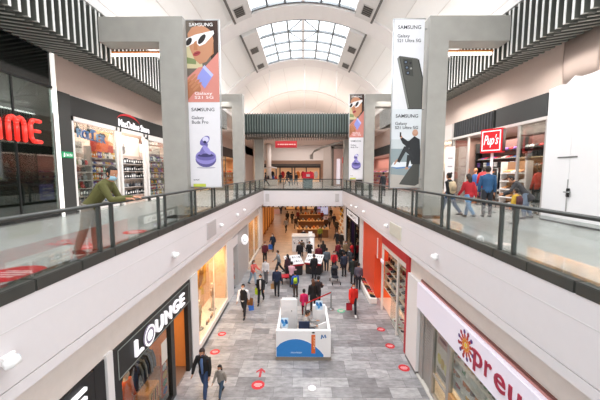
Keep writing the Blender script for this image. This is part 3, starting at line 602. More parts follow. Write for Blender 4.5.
person('tall person in dark green coat beside the orange red shop', G(353, 284), 10, 1.82, 'stand', '#27302c', '#202227', mask=None, coat=.1)
person('person in grey mauve jacket beside the tall dark green coat', G(358.3, 289), -15, 1.62, 'stand', '#5b5562', '#23242b', mask=None)
P = person('woman in bright red hooded coat walking towards the camera on the right', G(353, 314), 178, 1.66, 'walk', '#d8281f', '#22232a', woman=True, coat=.1, hood=True, hair='#1f1513', style='long', shoes='#e6e4e2'); shopping_bag(P['wr'][0], '#b01f30', 'dark red bag held by the woman in the red coat', .34); 
person('shopper in black puffer walking far up along the right shops', G(337, 248), 160, 1.7, 'walk', '#202226', '#24262b')
person('shopper in dark brown coat near the far right pillar', G(341.0, 250), 200, 1.7, 'stand', '#33261f', '#1f2024', coat=.1)
person('person in mustard and black jacket right of the white counter', G(320, 241.5), 180, 1.7, 'walk', '#8a8a2e', '#24262a')
person('pair of far shoppers by the wooden shop, the left one in black', G(287.5, 223), 10, 1.7, 'stand', '#1e1f24', '#23242a', mask=None)
person('tall far shopper in black seen from behind, left of the white counter', G(292.3, 224), 0, 1.8, 'walk', '#18191d', '#202127', mask=None)
person('far shopper in brown coat under the bridge, right of the mustard jacket', G(326, 231), 170, 1.7, 'stand', '#4b3325', '#24262a')
person('far shopper in grey under the bridge, beside the brown coat', G(329.5, 228), 190, 1.7, 'walk2', '#6b6a6c', '#2e3138')
person('far shopper in dark red under the bridge, behind the white counter', G(298, 222), 150, 1.7, 'stand', '#6e2a2a', '#25262c')
person('far shopper in orange brown top under the bridge', G(312, 219.5), 180, 1.68, 'stand', '#94562c', '#2b2c32', woman=True)
person('attendant in black apron behind the white patterned counter', (.05, 28.7, 0), 180, 1.7, 'hold', '#1b1b1d', '#202024')
person('far shopper in navy under the bridge near the golden display', G(334, 226), 170, 1.7, 'walk', '#1f2740', '#26272d')
person('shopper in dark plum coat left of the left tilted display table', G(288, 279), 40, 1.68, 'stand', '#3d2a35', '#24262b', mask=None, woman=True, style='long')
person('shopper in light pink top just beyond the boy in blue', G(291.5, 287), -20, 1.6, 'hold', '#d9a9b5', '#3a3d45', mask=None, woman=True, style='bun')
person('shopper in black parka right behind the right tilted display table', G(309.5, 262), 180, 1.72, 'phone', '#1d1e20', '#2c2f36')
person('shopper in burgundy sweater in the queue by the purple shop, last of it', G(338, 262), 30, 1.66, 'stand', '#7a2330', '#24262c', mask=None)
person('shopper in dark denim jacket in the queue by the purple shop, in front', G(344, 276.5), 15, 1.7, 'stand', '#2c3648', '#1f2126', mask=None)
for u, v, f_, t_, l_ in ((281, 214, 180, '#2a2b30', 'far shopper in charcoal at the left of the lower hall, close to the wooden wall'), (301, 214.5, 0, '#5b4636', 'far shopper in dull brown behind the first wooden island'), (315.5, 215, 170, '#2b2f3a', 'far shopper in ink blue between the wooden islands'),
    (322, 222, 190, '#7d2f2a', 'far shopper in brick red right of the wooden islands'), (331, 219, 10, '#1e1f22', 'far shopper in black parka right of the wooden islands'), (336.5, 234, 175, '#3b352f', 'far shopper in olive brown close to the golden shelves'), (286, 232, 160, '#8b8f96', 'far shopper in pale grey left of the white counter'), (296, 229, 20, '#3a2c2a', 'far shopper in dark cocoa coat beside the pale grey shopper left of the counter')):
    person(l_, G(u, v), f_, 1.7, 'stand' if u % 2 else 'walk', t_, '#26282e', vox=.02)
# --- far people on the upper floor
for u, v, f, t, l in ((291, 186, 20, '#23252c', 'far person in dark coat on the bridge hall, left of the dark bin'), (296, 185.5, 200, '#3a3436', 'far person in brown grey on the bridge hall, next to the dark coat'), (266, 186, 90, '#2a2c36', 'far person in navy at the left end of the bridge hall'),
    (287, 184.5, 90, '#51484c', 'far person in mauve grey in front of the back shops'), (280.5, 184, 0, '#2d2a2c', 'far person in charcoal beside the white stall')):
    person(l, U(u, v), f, 1.72, 'walk', t, '#26282e', vox=.02)
person('shopper in dark jacket beyond the surfer banner on the right gallery', U(383, 196), 30, 1.7, 'stand', '#22242b', '#2d3038')

# ================================================================== KIOSK
KW = M('#eceaea', .4, var=.02); BLUE = M('#2f7fc6', .45, var=.05); ORG = M('#d9642a', .5)
rt = thing('sales_kiosk', 'white kiosk with blue swoosh and letter M on its front, lower floor', 'kiosk', (0, 11.8, 0))
b = B(); b.box(-1.03, 1.07, 10.83, 13.2, 0, .14, M('#8d8378', .5)); b.obj('plinth', rt)
b = B(); b.bevbox(-1.02, 1.06, 10.8, 10.95, .14, 1.19, KW, .015)
fr = ffront(10.8, -1.02, .14); pts = [(0.02, .02), (1.83, .02)]
for k in range(13):
    w = PI*k/12*.83+.12; pts.append((.93+.98*math.cos(w), .28+.5*math.sin(w)) if False else (1.83-1.81*k/12, .02+.74*math.sin(PI*(.02+.81*k/12))**.75 if k < 12 else .4))
b.flat(fr, pts, .006, M('#f7f7f7', .4)); b.flat(fr, [(a*.985+.0, t*.955 if t > .03 else t) for a, t in pts], .009, BLUE)
b.flat(fr, [(1.34, .16), (1.49, .16), (1.49, .9), (1.34, .9)], .012, ORG); b.disc(fr, 1.415, .98, .06, .03, .012, M('#333333', .5))
b.text('movistar', fr, .78, .2, .42, .075, M('#cfe3f3', .5), d0=.014)
b.text('ahora', frame(fr(1.44, .3), (0, 0, 1), (-1, 0, 0), (0, -1, 0)), .28, .0, .5, .07, M('#f3c9a4', .5), d0=.016)
[b.flat(fr, [(1.69+a, .735+t) for a, t in q], .012, M('#1f6fae', .4)) for q in ([(0, 0), (.045, 0), (.06, .17), (.03, .17)], [(.03, .17), (.06, .17), (.12, .04), (.09, .03)], [(.09, .03), (.12, .04), (.18, .17), (.15, .17)], [(.15, .17), (.18, .17), (.22, .05), (.18, .03)])]; b.obj('front_panel', rt)
for x0, x1, z, nm in ((-1.02, -.92, 1.05, 'l'), (.96, 1.06, 1.12, 'r')):
    b = B(); b.bevbox(x0, x1, 10.95, 13.1, .14, z, KW, .015); b.obj('side_panel', rt)
b = B(); b.bevbox(-.95, -.24, 12.35, 12.5, .14, 1.78, KW, .06); b.box(-.5, -.46, 12.33, 12.35, 1.2, 1.26, M('#999999', .5)); b.obj('rear_panel', rt)
b = B(); b.bevbox(.42, .95, 12.2, 12.35, .14, 1.55, KW, .02); b.obj('rear_panel', rt)
b = B(); b.bevbox(-.92, .96, 10.95, 11.3, .7, .76, M('#d8d4cf', .4), .01); b.obj('desk', rt)
for x, y, z, nm in ((-.72, 11.25, 1.05, 'left'), (.68, 12.17, 1.35, 'right')):
    pt = thing('logo_stand', 'pale blue emblem panel standing on the %s of the kiosk' % nm, 'sign', (x, y, z))
    b = B(); b.bevbox(x-.15, x+.15, y-.02, y+.02, z+.02, z+.42, M('#cfe4f4', .4), .02); b.obj('panel', pt)
    b = B(); f2 = ffront(y-.02, x, z+.22)
    for k in range(3): b.disc(f2, -.07+.07*k, .05*(-1)**k, .055, .1, .004+.002*k, M(('#2f7fc6', '#5aa3dc', '#1d5f9c')[k], .4), .4*(-1)**k)
    b.obj('emblem', pt)
    b = B(); b.box(x-.1, x+.1, y-.05, y+.05, z-.29 if nm == 'left' else z-.6, z+.02, KW); b.obj('base', pt)
P = person('seated man in grey hooded top working inside the kiosk', Vector((.05, 11.8, .14)), -95, 1.7, 'sit', '#a39f9c', '#2b3340', mask=None, vox=.011)
ch = thing('office_chair', 'dark blue office chair under the seated man in the kiosk', 'chair', (.0, 11.5, .14))
c0 = P['hip']; 
b = B(); b.bevbox(c0.x-.24, c0.x+.24, c0.y-.24, c0.y+.22, .53, .6, M('#26304a', .7), .03); b.obj('seat', ch)
b = B(); d = Vector((math.sin(P['face']), -math.cos(P['face']), 0)).normalized(); c = c0+d*.3; b.obox((c.x, c.y, .92), Vector((d.y, -d.x, 0))*.22, d*.03, (0, 0, .27), M('#26304a', .7)); b.obj('backrest', ch)
b = B(); b.tube((c0.x, c0.y, .2), (c0.x, c0.y, .53), .03, STEEL); 
for k in range(5): b.tube((c0.x, c0.y, .22), (c0.x+.26*math.cos(k*1.2566), c0.y+.26*math.sin(k*1.2566), .17), .02, BLACK)
b.obj('base', ch)
mn = thing('monitor', 'white backed screen on the right of the kiosk desk', 'monitor', (.75, 11.15, .76))
b = B(); b.obox((.75, 11.18, 1.12), (.16, .12, 0), (-.012, .016, 0), (0, 0, .17), M('#e4e3e2', .4)); b.obj('screen', mn); b = B(); b.tube((.76, 11.2, .76), (.75, 11.19, 1.0), .025, STEEL); b.obj('stand', mn)
lp = thing('laptop', 'open grey laptop in front of the seated man', 'laptop', (.35, 11.12, .76)); b = B(); b.bevbox(.18, .5, 11.03, 11.25, .762, .78, STEEL, .006); b.obj('base', lp); b = B(); b.obox((.34, 11.01, .88), (.16, 0, 0), (0, .006, .003), (0, -.02, .105), M('#3a3b3d', .4)); b.obj('screen', lp)
# white patterned counter further up
rt = thing('display_counter', 'white counter with printed front, farthest kiosk before the bridge', 'counter', (.05, 28, 0))
b = B(); b.bevbox(-.98, 1.05, 26.6, 28.0, .0, 1.35, M('#d8d6d4', .5), .02); fr = ffront(26.6, -.98, 0)
rr = random.Random(3)
for k in range(40): b.disc(fr, rr.uniform(.1, 1.5), rr.uniform(.12, 1.25), rr.uniform(.02, .09), rr.uniform(.02, .07), .004+.0004*k, M(rr.choice(('#8f8e8f', '#5c5c60', '#b5b3b2', '#f2f2f2')), .5), rr.uniform(0, 3), 10)
b.flat(fr, [(1.6, .1), (1.95, .1), (1.95, 1.3), (1.6, 1.3)], .004, M('#f7f7f7', .5, emit=.4)); b.obj('cabinet', rt)
b = B(); b.bevbox(-1.02, 1.09, 26.55, 28.05, 1.35, 1.41, M('#c6c4c2', .3), .015); b.obj('worktop', rt)
b = B(); b.box(.5, .85, 26.9, 26.95, 1.41, 1.8, M('#ece6df', .5, emit=.3)); b.obj('menu_board', rt)
# tilted display tables
for x, y, a, nm in ((-.66, 20.6, .35, 'left'), (.82, 20.9, -.3, 'right')):
    rt = thing('display_table', '%s tilted white display table with dark base in the middle aisle' % nm, 'display table', (x, y, 0), a, local=True)
    b = B(); b.bevbox(-.55, .55, -.42, .42, 0, .78, M('#2b2a2b', .5), .05); b.obj('base', rt)
    b = B(); b.obox((0, .0, 1.0), (.6, 0, 0), (0, .45, .2), (0, -.02, .045), M('#dcdad9', .35)); b.obj('top_tray', rt)
    b = B(); b.obox((0, -.47, .76), (.6, 0, 0), (0, .012, 0), (0, 0, .05), M('#a31f2a', .4)); b.obj('trim_strip', rt)
    b = B()
    for k in range(14): b.obox((-.48+.16*(k % 7), -.2+.4*(k//7), .955+.178*(k//7)+.01), (.05, 0, 0), (0, .09, .03), (0, -.005, .016), M(('#b9b7b6', '#6f6d70', '#a4a7aa')[k % 3], .3))
    b.obj('phone_dummies', rt).name = 'product_tray'
rt = thing('coffee_table', 'low red topped stand below the tilted display tables', 'stand', (-1.0, 18.9, 0), .2, local=True)
b = B(); b.bevbox(-.42, .42, -.3, .3, .42, .5, M('#b32a35', .4), .02); b.obj('tabletop', rt)
for x in (-.36, .36):
    for y in (-.22, .22): b = B(); b.tube((x, y, 0), (x, y, .42), .03, BLACK); b.obj('leg', rt)
# pushchair
p = G(335, 283); rt = thing('pushchair', 'dark pushchair pushed by the woman in the red jacket', 'pushchair', p, .1, local=True); PD = M('#2c3038', .8)
b = B(); b.loft([((0, .2, .42), .2, .06), ((0, -.02, .4), .22, .08), ((0, -.2, .42), .18, .06)], PD, 10); b.obj('seat', rt)
b = B(); b.loft([((0, .2, .42), .2, .06), ((0, .3, .7), .22, .07), ((0, .34, .95), .2, .05)], PD, 10); b.loft([((0, .33, .98), .2, .05), ((0, .1, 1.08), .22, .06), ((0, -.1, 1.0), .2, .04)], PD, 10); b.obj('hood', rt)
b = B()
for x in (-.24, .24):
    b.tube((x, -.4, .1), (x, .35, .85), .014, STEEL); b.tube((x, .35, .85), (x, .55, 1.0), .014, STEEL); b.tube((x, .4, .1), (x, 0, .45), .014, STEEL)
b.tube((-.24, .55, 1.0), (.24, .55, 1.0), .018, BLACK); b.obj('frame', rt)
for x in (-.26, .26):
    for y in (-.4, .4): b = B(); b.loft([((x-.02, y, .1), .1, .1), ((x+.02, y, .1), .1, .1)], BLACK, 12, (0, 1, 0)); b.obj('wheel', rt)
# barrier by the kiosk: posts and red belt
for (u, v), (u2, v2) in ((((305, 322)), (331, 309)),):
    a, c = G(u, v), G(u2, v2); rt = thing('queue_barrier', 'belt barrier with red strap behind the kiosk', 'barrier', a)
    b = B(); 
    for q in (a, c): b = B(); b.tube((q.x, q.y, .02), (q.x, q.y, .95), .03, STEEL); b.lathe((q.x, q.y, 0), [(.16, 0), (.16, .02), (.05, .05)], STEEL); b.obj('post', rt)
    m_ = (a+c)/2; b = B(); b.obox((m_.x, m_.y, .9), (c-a)/2, Vector((c.y-a.y, a.x-c.x, 0)).normalized()*.006, (0, 0, .035), RED); b.obj('belt', rt)
p = G(251, 309); rt = thing('floor_sign', 'small blue folding sign standing by the man with the brown bag', 'floor sign', p, .3, local=True)
for s in (-1, 1): b = B(); b.obox((0, s*.1, .2), (.13, 0, 0), (0, .008, 0), (0, -s*.08, .2), M('#2c63b8', .5)); b.obj('board', rt)
# floor stickers
def sticker(u, v, r, lab, col='#c3222c', z=0., txt=True, arrow=False, ry=None):
    p = at(u, v, z=z); b = B(); fr = ffloor(p.x, p.y, z+.004); b.disc(fr, 0, 0, r, ry or r, 0, M(col, .5, var=.02), n=28)
    if txt:
        for k, (w_, t_) in enumerate(((.5, .3), (.66, .1), (.6, -.12), (.36, -.34))): F(b, fr, [(-w_*r, (t_-.06)*r), (w_*r, (t_-.06)*r), (w_*r, (t_+.06)*r), (-w_*r, (t_+.06)*r)], .002, '#e9b9b8')
    if arrow: F(b, fr, [(-.04, .38), (.04, .38), (.04, .72), (.16, .6), (.16, .7), (0, .88), (-.16, .7), (-.16, .6), (-.04, .72)], 0, '#b3303a')
    b.obj('floor_sticker', label=lab, cat='floor sticker', group='round stickers on the floors')
sticker(258, 385, .22, 'round red floor sticker with red arrow above it, beside the child', arrow=True)
sticker(404, 368, .2, 'round red floor sticker by the right shops, nearest the white pilaster'); sticker(390, 346, .19, 'round red floor sticker by the right shops, second from the white pilaster'); sticker(381, 329.5, .18, 'round red floor sticker by the right shops, third from the white pilaster')
sticker(215, 352, .19, 'round red floor sticker by the left display window, above the man in black'); sticker(222, 334, .18, 'round red floor sticker by the left display window, farther one')
sticker(312, 388, .13, 'plain round white floor sticker in front of the kiosk', '#f4f1f2', txt=False); sticker(341, 311, .2, 'green floor sticker beside the woman in the red coat', '#55b58a')
sticker(12, 274, .44, 'large red floor sticker at the left edge of the upper floor', z=FL); sticker(88, 247, .25, 'red floor sticker on the upper floor just before the leaning man', z=FL); sticker(135, 232, .3, 'red floor sticker on the upper floor just beyond the leaning man', z=FL)
b = B(); p = at(76, 242, z=FL); b.text('SILETAS\nHUMAN', ffloor(p.x, p.y, FL+.004, .1), 0, 0, 1.0, .62, M('#d8484a', .5)); b.obj('floor_lettering', label='red lettering laid flat on the upper floor left of the leaning man', cat='floor sticker')  # red text drawn flat just above the upper floor
sticker(503, 244, .16, 'pale round floor sticker on the right upper floor by the paired posts', '#e9d5d3', z=FL, txt=False)

# ================================================================== GOODS
_IT = {}
def item_mesh(kind, col):
    key = (kind, col)
    if key in _IT: return _IT[key]
    b = B(); m = M(col, .5, var=.06); w = M('#efece8', .5)
    if kind == 'carton': b.bevbox(-.5, .5, -.3, .3, 0, 1, m, .03); b.box(-.3, .3, -.31, -.3, .35, .75, w)
    elif kind == 'bottle': b.lathe((0, 0, 0), [(.3, 0), (.32, .05), (.32, .6), (.14, .75), (.12, .88)], m, 10); b.lathe((0, 0, .88), [(.14, 0), (.14, .12)], w, 8)
    elif kind == 'shoe':
        for s in (-.22, .22): b.loft([((s, -.5, .12), .12, .1), ((s, -.3, .14), .17, .13), ((s, .0, .2), .16, .18), ((s, .3, .3), .15, .22), ((s, .48, .3), .1, .18)], m, 8); b.box(s-.15, s+.15, -.52, .5, 0, .06, w)
    elif kind == 'handbag':
        b.loft([((0, 0, 0), .42, .2), ((0, 0, .1), .46, .22), ((0, 0, .6), .34, .12), ((0, 0, .64), .3, .06)], m, 12)
        q = [(-.25, 0, .62), (-.2, 0, .85), (0, 0, .98), (.2, 0, .85), (.25, 0, .62)]
        for i in range(4): b.tube(q[i], q[i+1], .03, m, 6)
    elif kind == 'garment':
        b.loft([((0, 0, 0), .36, .1), ((0, 0, .3), .33, .11), ((0, 0, .75), .34, .11), ((0, 0, .88), .3, .09), ((0, 0, .97), .1, .06)], m, 12)
        for s in (-1, 1): b.loft([((s*.3, 0, .86), .08, .08), ((s*.42, 0, .6), .08, .09), ((s*.45, 0, .25), .07, .08)], m, 8)
        b.tube((0, 0, .95), (0, 0, 1.08), .015, STEEL, 5)
    elif kind == 'folded':
        for k in range(4): b.bevbox(-.5+.02*(k % 2), .5-.02*(k % 3), -.35, .35, k*.2, k*.2+.19, m if k % 2 else M(hexmul(col, .8), .7), .05)
    elif kind == 'cap': b.ell((0, 0, .12), .4, .42, .45, m, 12, 6); b.loft([((0, -.3, .12), .36, .03), ((0, -.75, .08), .28, .02)], m, 10)
    elif kind == 'plush':
        b.ell((0, 0, .32), .34, .3, .33, m); b.ell((0, -.03, .76), .25, .24, .24, m)
        for s in (-1, 1): b.ell((s*.17, 0, .97), .09, .06, .1, m, 8, 4); b.ell((s*.3, -.1, .4), .1, .1, .2, m, 8, 4); b.ell((s*.18, -.28, .1), .12, .18, .1, m, 8, 4)
    elif kind == 'pot': b.lathe((0, 0, 0), [(.22, 0), (.45, .3), (.42, .6), (.3, .72), (.34, .8)], m, 12); b.ell((0, 0, .86), .3, .3, .1, m)
    _IT[key] = b.mesh(kind); return _IT[key]
NAMES = {'carton': 'boxed_product', 'bottle': 'bottle', 'shoe': 'pair_of_shoes', 'handbag': 'handbag', 'garment': 'hanging_garment', 'folded': 'folded_clothes', 'cap': 'cap', 'plush': 'soft_toy', 'pot': 'jar'}
CATS = {'carton': 'box', 'bottle': 'bottle', 'shoe': 'shoes', 'handbag': 'handbag', 'garment': 'clothes', 'folded': 'clothes', 'cap': 'cap', 'plush': 'toy', 'pot': 'jar'}
CN = {}
def item(kind, col, loc, size, lab, group, rz=0.):
    o = bpy.data.objects.new(NAMES[kind], item_mesh(kind, col)); COL.objects.link(o); o.location = loc; o.rotation_euler = (0, 0, rz)
    o.scale = size if isinstance(size, tuple) else (size, size, size); tag(o, lab, CATS[kind], group); return o
CNAME = {'#1f2226': 'black', '#e8e4e0': 'white', '#b9262b': 'red', '#2c57a0': 'blue', '#d9a92f': 'yellow', '#3b7d4a': 'green', '#7a4fa0': 'purple', '#d77a30': 'orange', '#8a8d90': 'grey', '#c88f5d': 'tan', '#d56a8c': 'pink', '#5b3a26': 'brown', '#3d4a63': 'slate blue'}
MULTI = list(CNAME)
EXT = {'carton': 1., 'bottle': .64, 'shoe': .78, 'handbag': .94, 'folded': 1., 'cap': .84, 'plush': .82, 'pot': .92, 'garment': 1.1}
WORDS = {'carton': 'boxed product', 'bottle': 'bottle', 'shoe': 'pair of shoes', 'handbag': 'handbag', 'garment': 'garment on a hanger', 'folded': 'pile of folded clothes', 'cap': 'cap', 'plush': 'soft toy', 'pot': 'jar'}
def shelf_unit(lab, side, x, y0, y1, zs, depth, fill, place, cols=MULTI, back='#e9e1da', step=.26, shelfm=None, seed=1, zt=None):
    """shelves against a wall: side -1 = goods face +X; fill = kinds for each shelf"""
    rr = random.Random(seed); n = -side; rt = thing('shelf_unit', lab, 'shelves', (x, (y0+y1)/2, zs[0])); sm = shelfm or M('#e6e2de', .5)
    X = lambda a, c: (min(x+n*a, x+n*c), max(x+n*a, x+n*c)); zt = zt or zs[-1]+.5
    b = B(); b.box(*X(0, .03), y0, y1, zs[0]-.05, zt, M(back, .6)); b.obj('back_panel', rt)
    for z in zs: b = B(); b.box(*X(.03, depth), y0, y1, z-.035, z, sm); b.obj('shelf', rt)
    for y in (y0, y1): b = B(); b.box(*X(.03, depth*.9), y-.02, y+.02, zs[0]-.05, zt, sm); b.obj('upright', rt)
    for i, z in enumerate(zs):
        kind = fill[i % len(fill)]
        if not kind: continue
        y = y0+.05
        while True:
            c = rr.choice(cols); w = {'carton': min(rr.uniform(.16, .26), step), 'bottle': rr.uniform(.2, .28), 'shoe': .3, 'handbag': rr.uniform(.26, .32), 'folded': .26, 'cap': .22, 'plush': .28, 'pot': .26, 'garment': .4}[kind]
            s = (w, .22, rr.uniform(.2, .3)) if kind == 'carton' else (w, .3, .3) if kind == 'folded' else w
            e = w*EXT[kind]
            if y+e > y1-.04: break
            item(kind, c, (x+n*depth*.55, y+e/2, z+.004), s, '%s %s on the %s' % (CNAME[c], WORDS[kind], place), WORDS[kind]+'s on the '+place, PI/2 if n > 0 else -PI/2); y += max(e*1.06+.01, step*rr.uniform(.85, 1.15))
    return rt
def garment_rack(lab, x, y0, y1, z, place, cols, n=8, seed=2, floor=0.):
    rr = random.Random(seed); rt = thing('clothes_rack', lab, 'clothes rack', (x, (y0+y1)/2, floor))
    for y in (y0, y1): b = B(); b.tube((x, y, floor), (x, y, z), .02, STEEL); b.box(x-.25, x+.25, y-.02, y+.02, floor, floor+.03, STEEL); b.obj('post', rt)
    b = B(); b.tube((x, y0, z), (x, y1, z), .018, STEEL); b.obj('rail', rt)
    for k in range(n):
        c = rr.choice(cols); item('garment', c, (x, y0+.1+(y1-y0-.2)*k/(n-1), z-.93), (.62, .36, .82), '%s garment on a hanger on the %s' % (CNAME[c], place), 'garments on the '+place, PI/2*0)
def mannequin(lab, loc, rz, top, bot, h=1.75, plinth=0., skin='#e6dcd2', head=True):
    rt = thing('mannequin', lab, 'mannequin', loc, rz, local=True); S = M(skin, .4); k = h
    b = B()
    b.loft([((0, 0, .52*k), .085*k, .06*k), ((0, 0, .6*k), .075*k, .05*k), ((0, 0, .72*k), .095*k, .06*k), ((0, 0, .8*k), .09*k, .045*k), ((0, 0, .84*k), .035*k, .03*k), ((0, 0, .88*k), .03*k, .03*k)], S, 12)
    if head: b.loft([((0, .01*k, .87*k), .025*k, .03*k), ((0, .01*k, .91*k), .042*k, .05*k), ((0, 0, .96*k), .044*k, .054*k), ((0, 0, 1.0*k), .02*k, .025*k)], S, 12)
    for s in (-1, 1):
        b.loft([((s*.05*k, 0, .54*k), .05*k, .055*k), ((s*.055*k, .01, .28*k), .033*k, .036*k), ((s*.055*k, 0, .04*k), .02*k, .022*k)], S, 10); b.loft([((s*.055*k, -.03*k, .03*k), .02*k, .03*k), ((s*.055*k, .09*k, .015*k), .02*k, .012*k)], S, 8)
        b.loft([((s*.1*k, 0, .8*k), .03*k, .03*k), ((s*.14*k, .01, .62*k), .022*k, .022*k), ((s*.13*k, .06*k, .48*k), .015*k, .015*k)], S, 8)
    b.obj('body', rt)
    b = B(); T_ = M(top, .75, var=.15); b.loft([((0, 0, .5*k), .1*k, .075*k), ((0, 0, .6*k), .085*k, .06*k), ((0, 0, .72*k), .105*k, .07*k), ((0, 0, .8*k), .1*k, .055*k), ((0, 0, .835*k), .04*k, .035*k)], T_, 12)
    for s in (-1, 1): b.loft([((s*.085*k, 0, .8*k), .04*k, .04*k), ((s*.14*k, .01, .62*k), .03*k, .03*k), ((s*.133*k, .05*k, .5*k), .024*k, .024*k)], T_, 10)
    b.obj('top', rt)
    b = B(); T_ = M(bot, .8, var=.15); b.loft([((0, 0, .44*k), .1*k, .08*k), ((0, 0, .53*k), .095*k, .07*k)], T_, 12)
    for s in (-1, 1): b.loft([((s*.05*k, 0, .52*k), .058*k, .065*k), ((s*.055*k, .01, .28*k), .042*k, .045*k), ((s*.055*k, 0, .07*k), .032*k, .034*k)], T_, 10)
    b.obj('trousers', rt)
    b = B(); b.lathe((0, 0, 0), [(.2, -.01), (.2, .01), (.18, .015)], STEEL, 16); b.obj('base', rt)
def interior(name, side, xw, xb, y0, y1, z0, z1, wallc, floorc=None, en=60, col='#fff1de', ceil='#e8e3dc'):
    """room behind a shopfront: back wall, two side walls, ceiling, floor finish and its ceiling lamp"""
    lo, hi = min(xw, xb), max(xw, xb); m = M(wallc, .65)
    b = B(); e = .05 if side > 0 else -.05
    b.box(min(xb, xb+e*2), max(xb, xb+e*2), y0, y1, z0, z1, m); b.box(lo, hi, y0-.03, y0+.03, z0, z1, m); b.box(lo, hi, y1-.03, y1+.03, z0, z1, m)
    b.box(lo, hi, y0, y1, z1, z1+.06, M(ceil, .7))
    if floorc: b.box(lo, hi, y0, y1, z0, z0+.012, M(floorc, .35))
    st(b, 'wall_'+name)
    if en: light(((lo+hi)/2, (y0+y1)/2, z1-.12), (hi-lo)*.7, en, col, sy=(y1-y0)*.8)

# ================================================================== UPPER LEFT SHOPS  (wall plane x = -9)
WL, WR = -9.0, 8.5
b = B(); b.box(-9.15, -9.0, 11.05, 62, 10.1, 11.4, PINK); b.box(-9.02, -8.98, 11.05, 62, 10.06, 10.1, GREYW); st(b, 'wall_left_upper')
b = B(); b.box(-13, -9.1, -6, 62, 11.4, 11.5, PINK); b.box(8.6, 13, -6, 62, 11.4, 11.5, PINK); st(b, 'ceiling_galleries')
b = B(); b.box(8.5, 8.65, -6, 62, 9.87, 11.4, PINK)
b.loft([((8.5, 9.6, 9.87), .02, .6), ((8.46, 9.6, 10.6), .05, .62), ((8.5, 9.6, 11.35), .02, .66)], PINK, 12); st(b, 'wall_right_upper')
# dark glass store with red letters
rt = thing('shopfront', 'glossy black shopfront with big red illuminated letters at the left edge', 'shopfront', (-9, 7, FL))
b = B(); b.box(-9.08, -9.0, -2, 10.96, 10.2, 11.35, GLOSSB); b.box(-9.06, -8.97, -2, 10.98, FL, FL+.18, GLOSSB); fs = b.obj('fascia', rt)
b = B()
b = B(); b.box(-9.06, -8.98, -2, 10.98, 10.12, 10.2, BLACK); b.obj('head_rail', rt)
for y in (1.5, 4.2, 6.9, 9.45): b = B(); b.box(-9.05, -8.99, y-.025, y+.025, FL+.18, 10.12, BLACK); b.obj('mullion', rt)
es = [-2, 1.5, 4.2, 6.9, 9.45, 10.98]
for k in range(5): b = B(); b.box(-9.03, -9.015, es[k]+.035, es[k+1]-.035, FL+.18, 10.2, DGLASS); b.obj('glass_pane', rt)
b = B(); RL = M('#e0352b', .35, emit=.6, var=0); fr = fleft(-8.97, 0, 0)
def stroke(b, pts, r): 
    for i in range(len(pts)-1): b.tube(pts[i], pts[i+1], r, RL, 8)
    for q in pts: b.ell(q, r, r, r, RL, 8, 4)
def arch(y0, y1, z0, z1): return [fr(y0, z0)]+[fr((y0+y1)/2-(y1-y0)/2*math.cos(w), z1-.22+.22*math.sin(w)) for w in [PI*k/8 for k in range(9)]]+[fr(y1, z0)]
stroke(b, arch(8.47, 8.92, 8.15, 8.84), .07); stroke(b, [fr(8.47, 8.45), fr(8.92, 8.45)], .055)
stroke(b, arch(9.2, 9.47, 8.15, 8.84), .07); stroke(b, arch(9.47, 9.74, 8.15, 8.84), .07)
stroke(b, [fr(10.32, 8.84), fr(10.05, 8.84), fr(9.96, 8.7), fr(9.96, 8.28), fr(10.05, 8.15), fr(10.32, 8.15)], .07); stroke(b, [fr(9.96, 8.5), fr(10.28, 8.5)], .06)
b.obj('lettering', rt, label='red rounded letters')
b = B(); b.box(-9.02, -8.92, 10.99, 11.08, FL, 11.35, M('#f3f0ea', .4, emit=.9)); b.obj('light_strip', rt, label='thin white lit edge strip')
interior('store_dark', -1, -9.1, -12, -2, 10.95, FL, 10.3, '#6a6f69', '#6a6d6a', 190, '#eef3ea', '#8f9892')
b = B()
for k in range(14): b.box(-11.9, -9.15, 4+.5*k-.04, 4+.5*k+.04, 9.75, 10.2, M('#2d312f', .5))
b.obj('slat_ceiling', label='dark slatted ceiling inside the black store', cat='ceiling panel')
shelf_unit('dark shelf unit inside the black store, behind the red letters', -1, -10.6, 9.6, 10.9, [6.3, 6.8, 7.3], .35, ['bottle', 'handbag', 'bottle'], 'dark store shelves', ['#1f2226', '#c88f5d', '#8a8d90', '#e8e4e0', '#5b3a26'], '#2c2c2a', .2, DARK, 3)
garment_rack('clothes rack inside the black store', -9.7, 9.3, 10.7, 6.95, 'rack in the black store', ['#1f2226', '#8a8d90', '#3d4a63', '#5b3a26'], 7, floor=FL)
rt = thing('price_panel', 'small violet lit panel low in the black store window', 'sign', (-9.1, 10.5, 6.3)); b = B(); b.box(-9.14, -9.1, 10.3, 10.85, 6.15, 6.7, M('#6d6ac0', .4, emit=.7)); b.obj('panel', rt); b = B(); fr = fleft(-9.1, 10.32, 6.2); [F(b, fr, [(.06, .08+.12*k), (.44-.1*(k % 2), .08+.12*k), (.44-.1*(k % 2), .13+.12*k), (.06, .13+.12*k)], .005, '#d9d6f0') for k in range(3)]; b.obj('lettering', rt)
b = B()
for k in range(3): b.tube((-9.8, 9.4+.55*k, 9.6), (-9.8, 9.4+.55*k, 10.25), .01, BLACK, 5); 
b.box(-9.85, -9.75, 9.2, 10.8, 9.55, 9.62, BLACK); b.obj('track_rail', label='black lamp rail hanging inside the black store', cat='lamp')
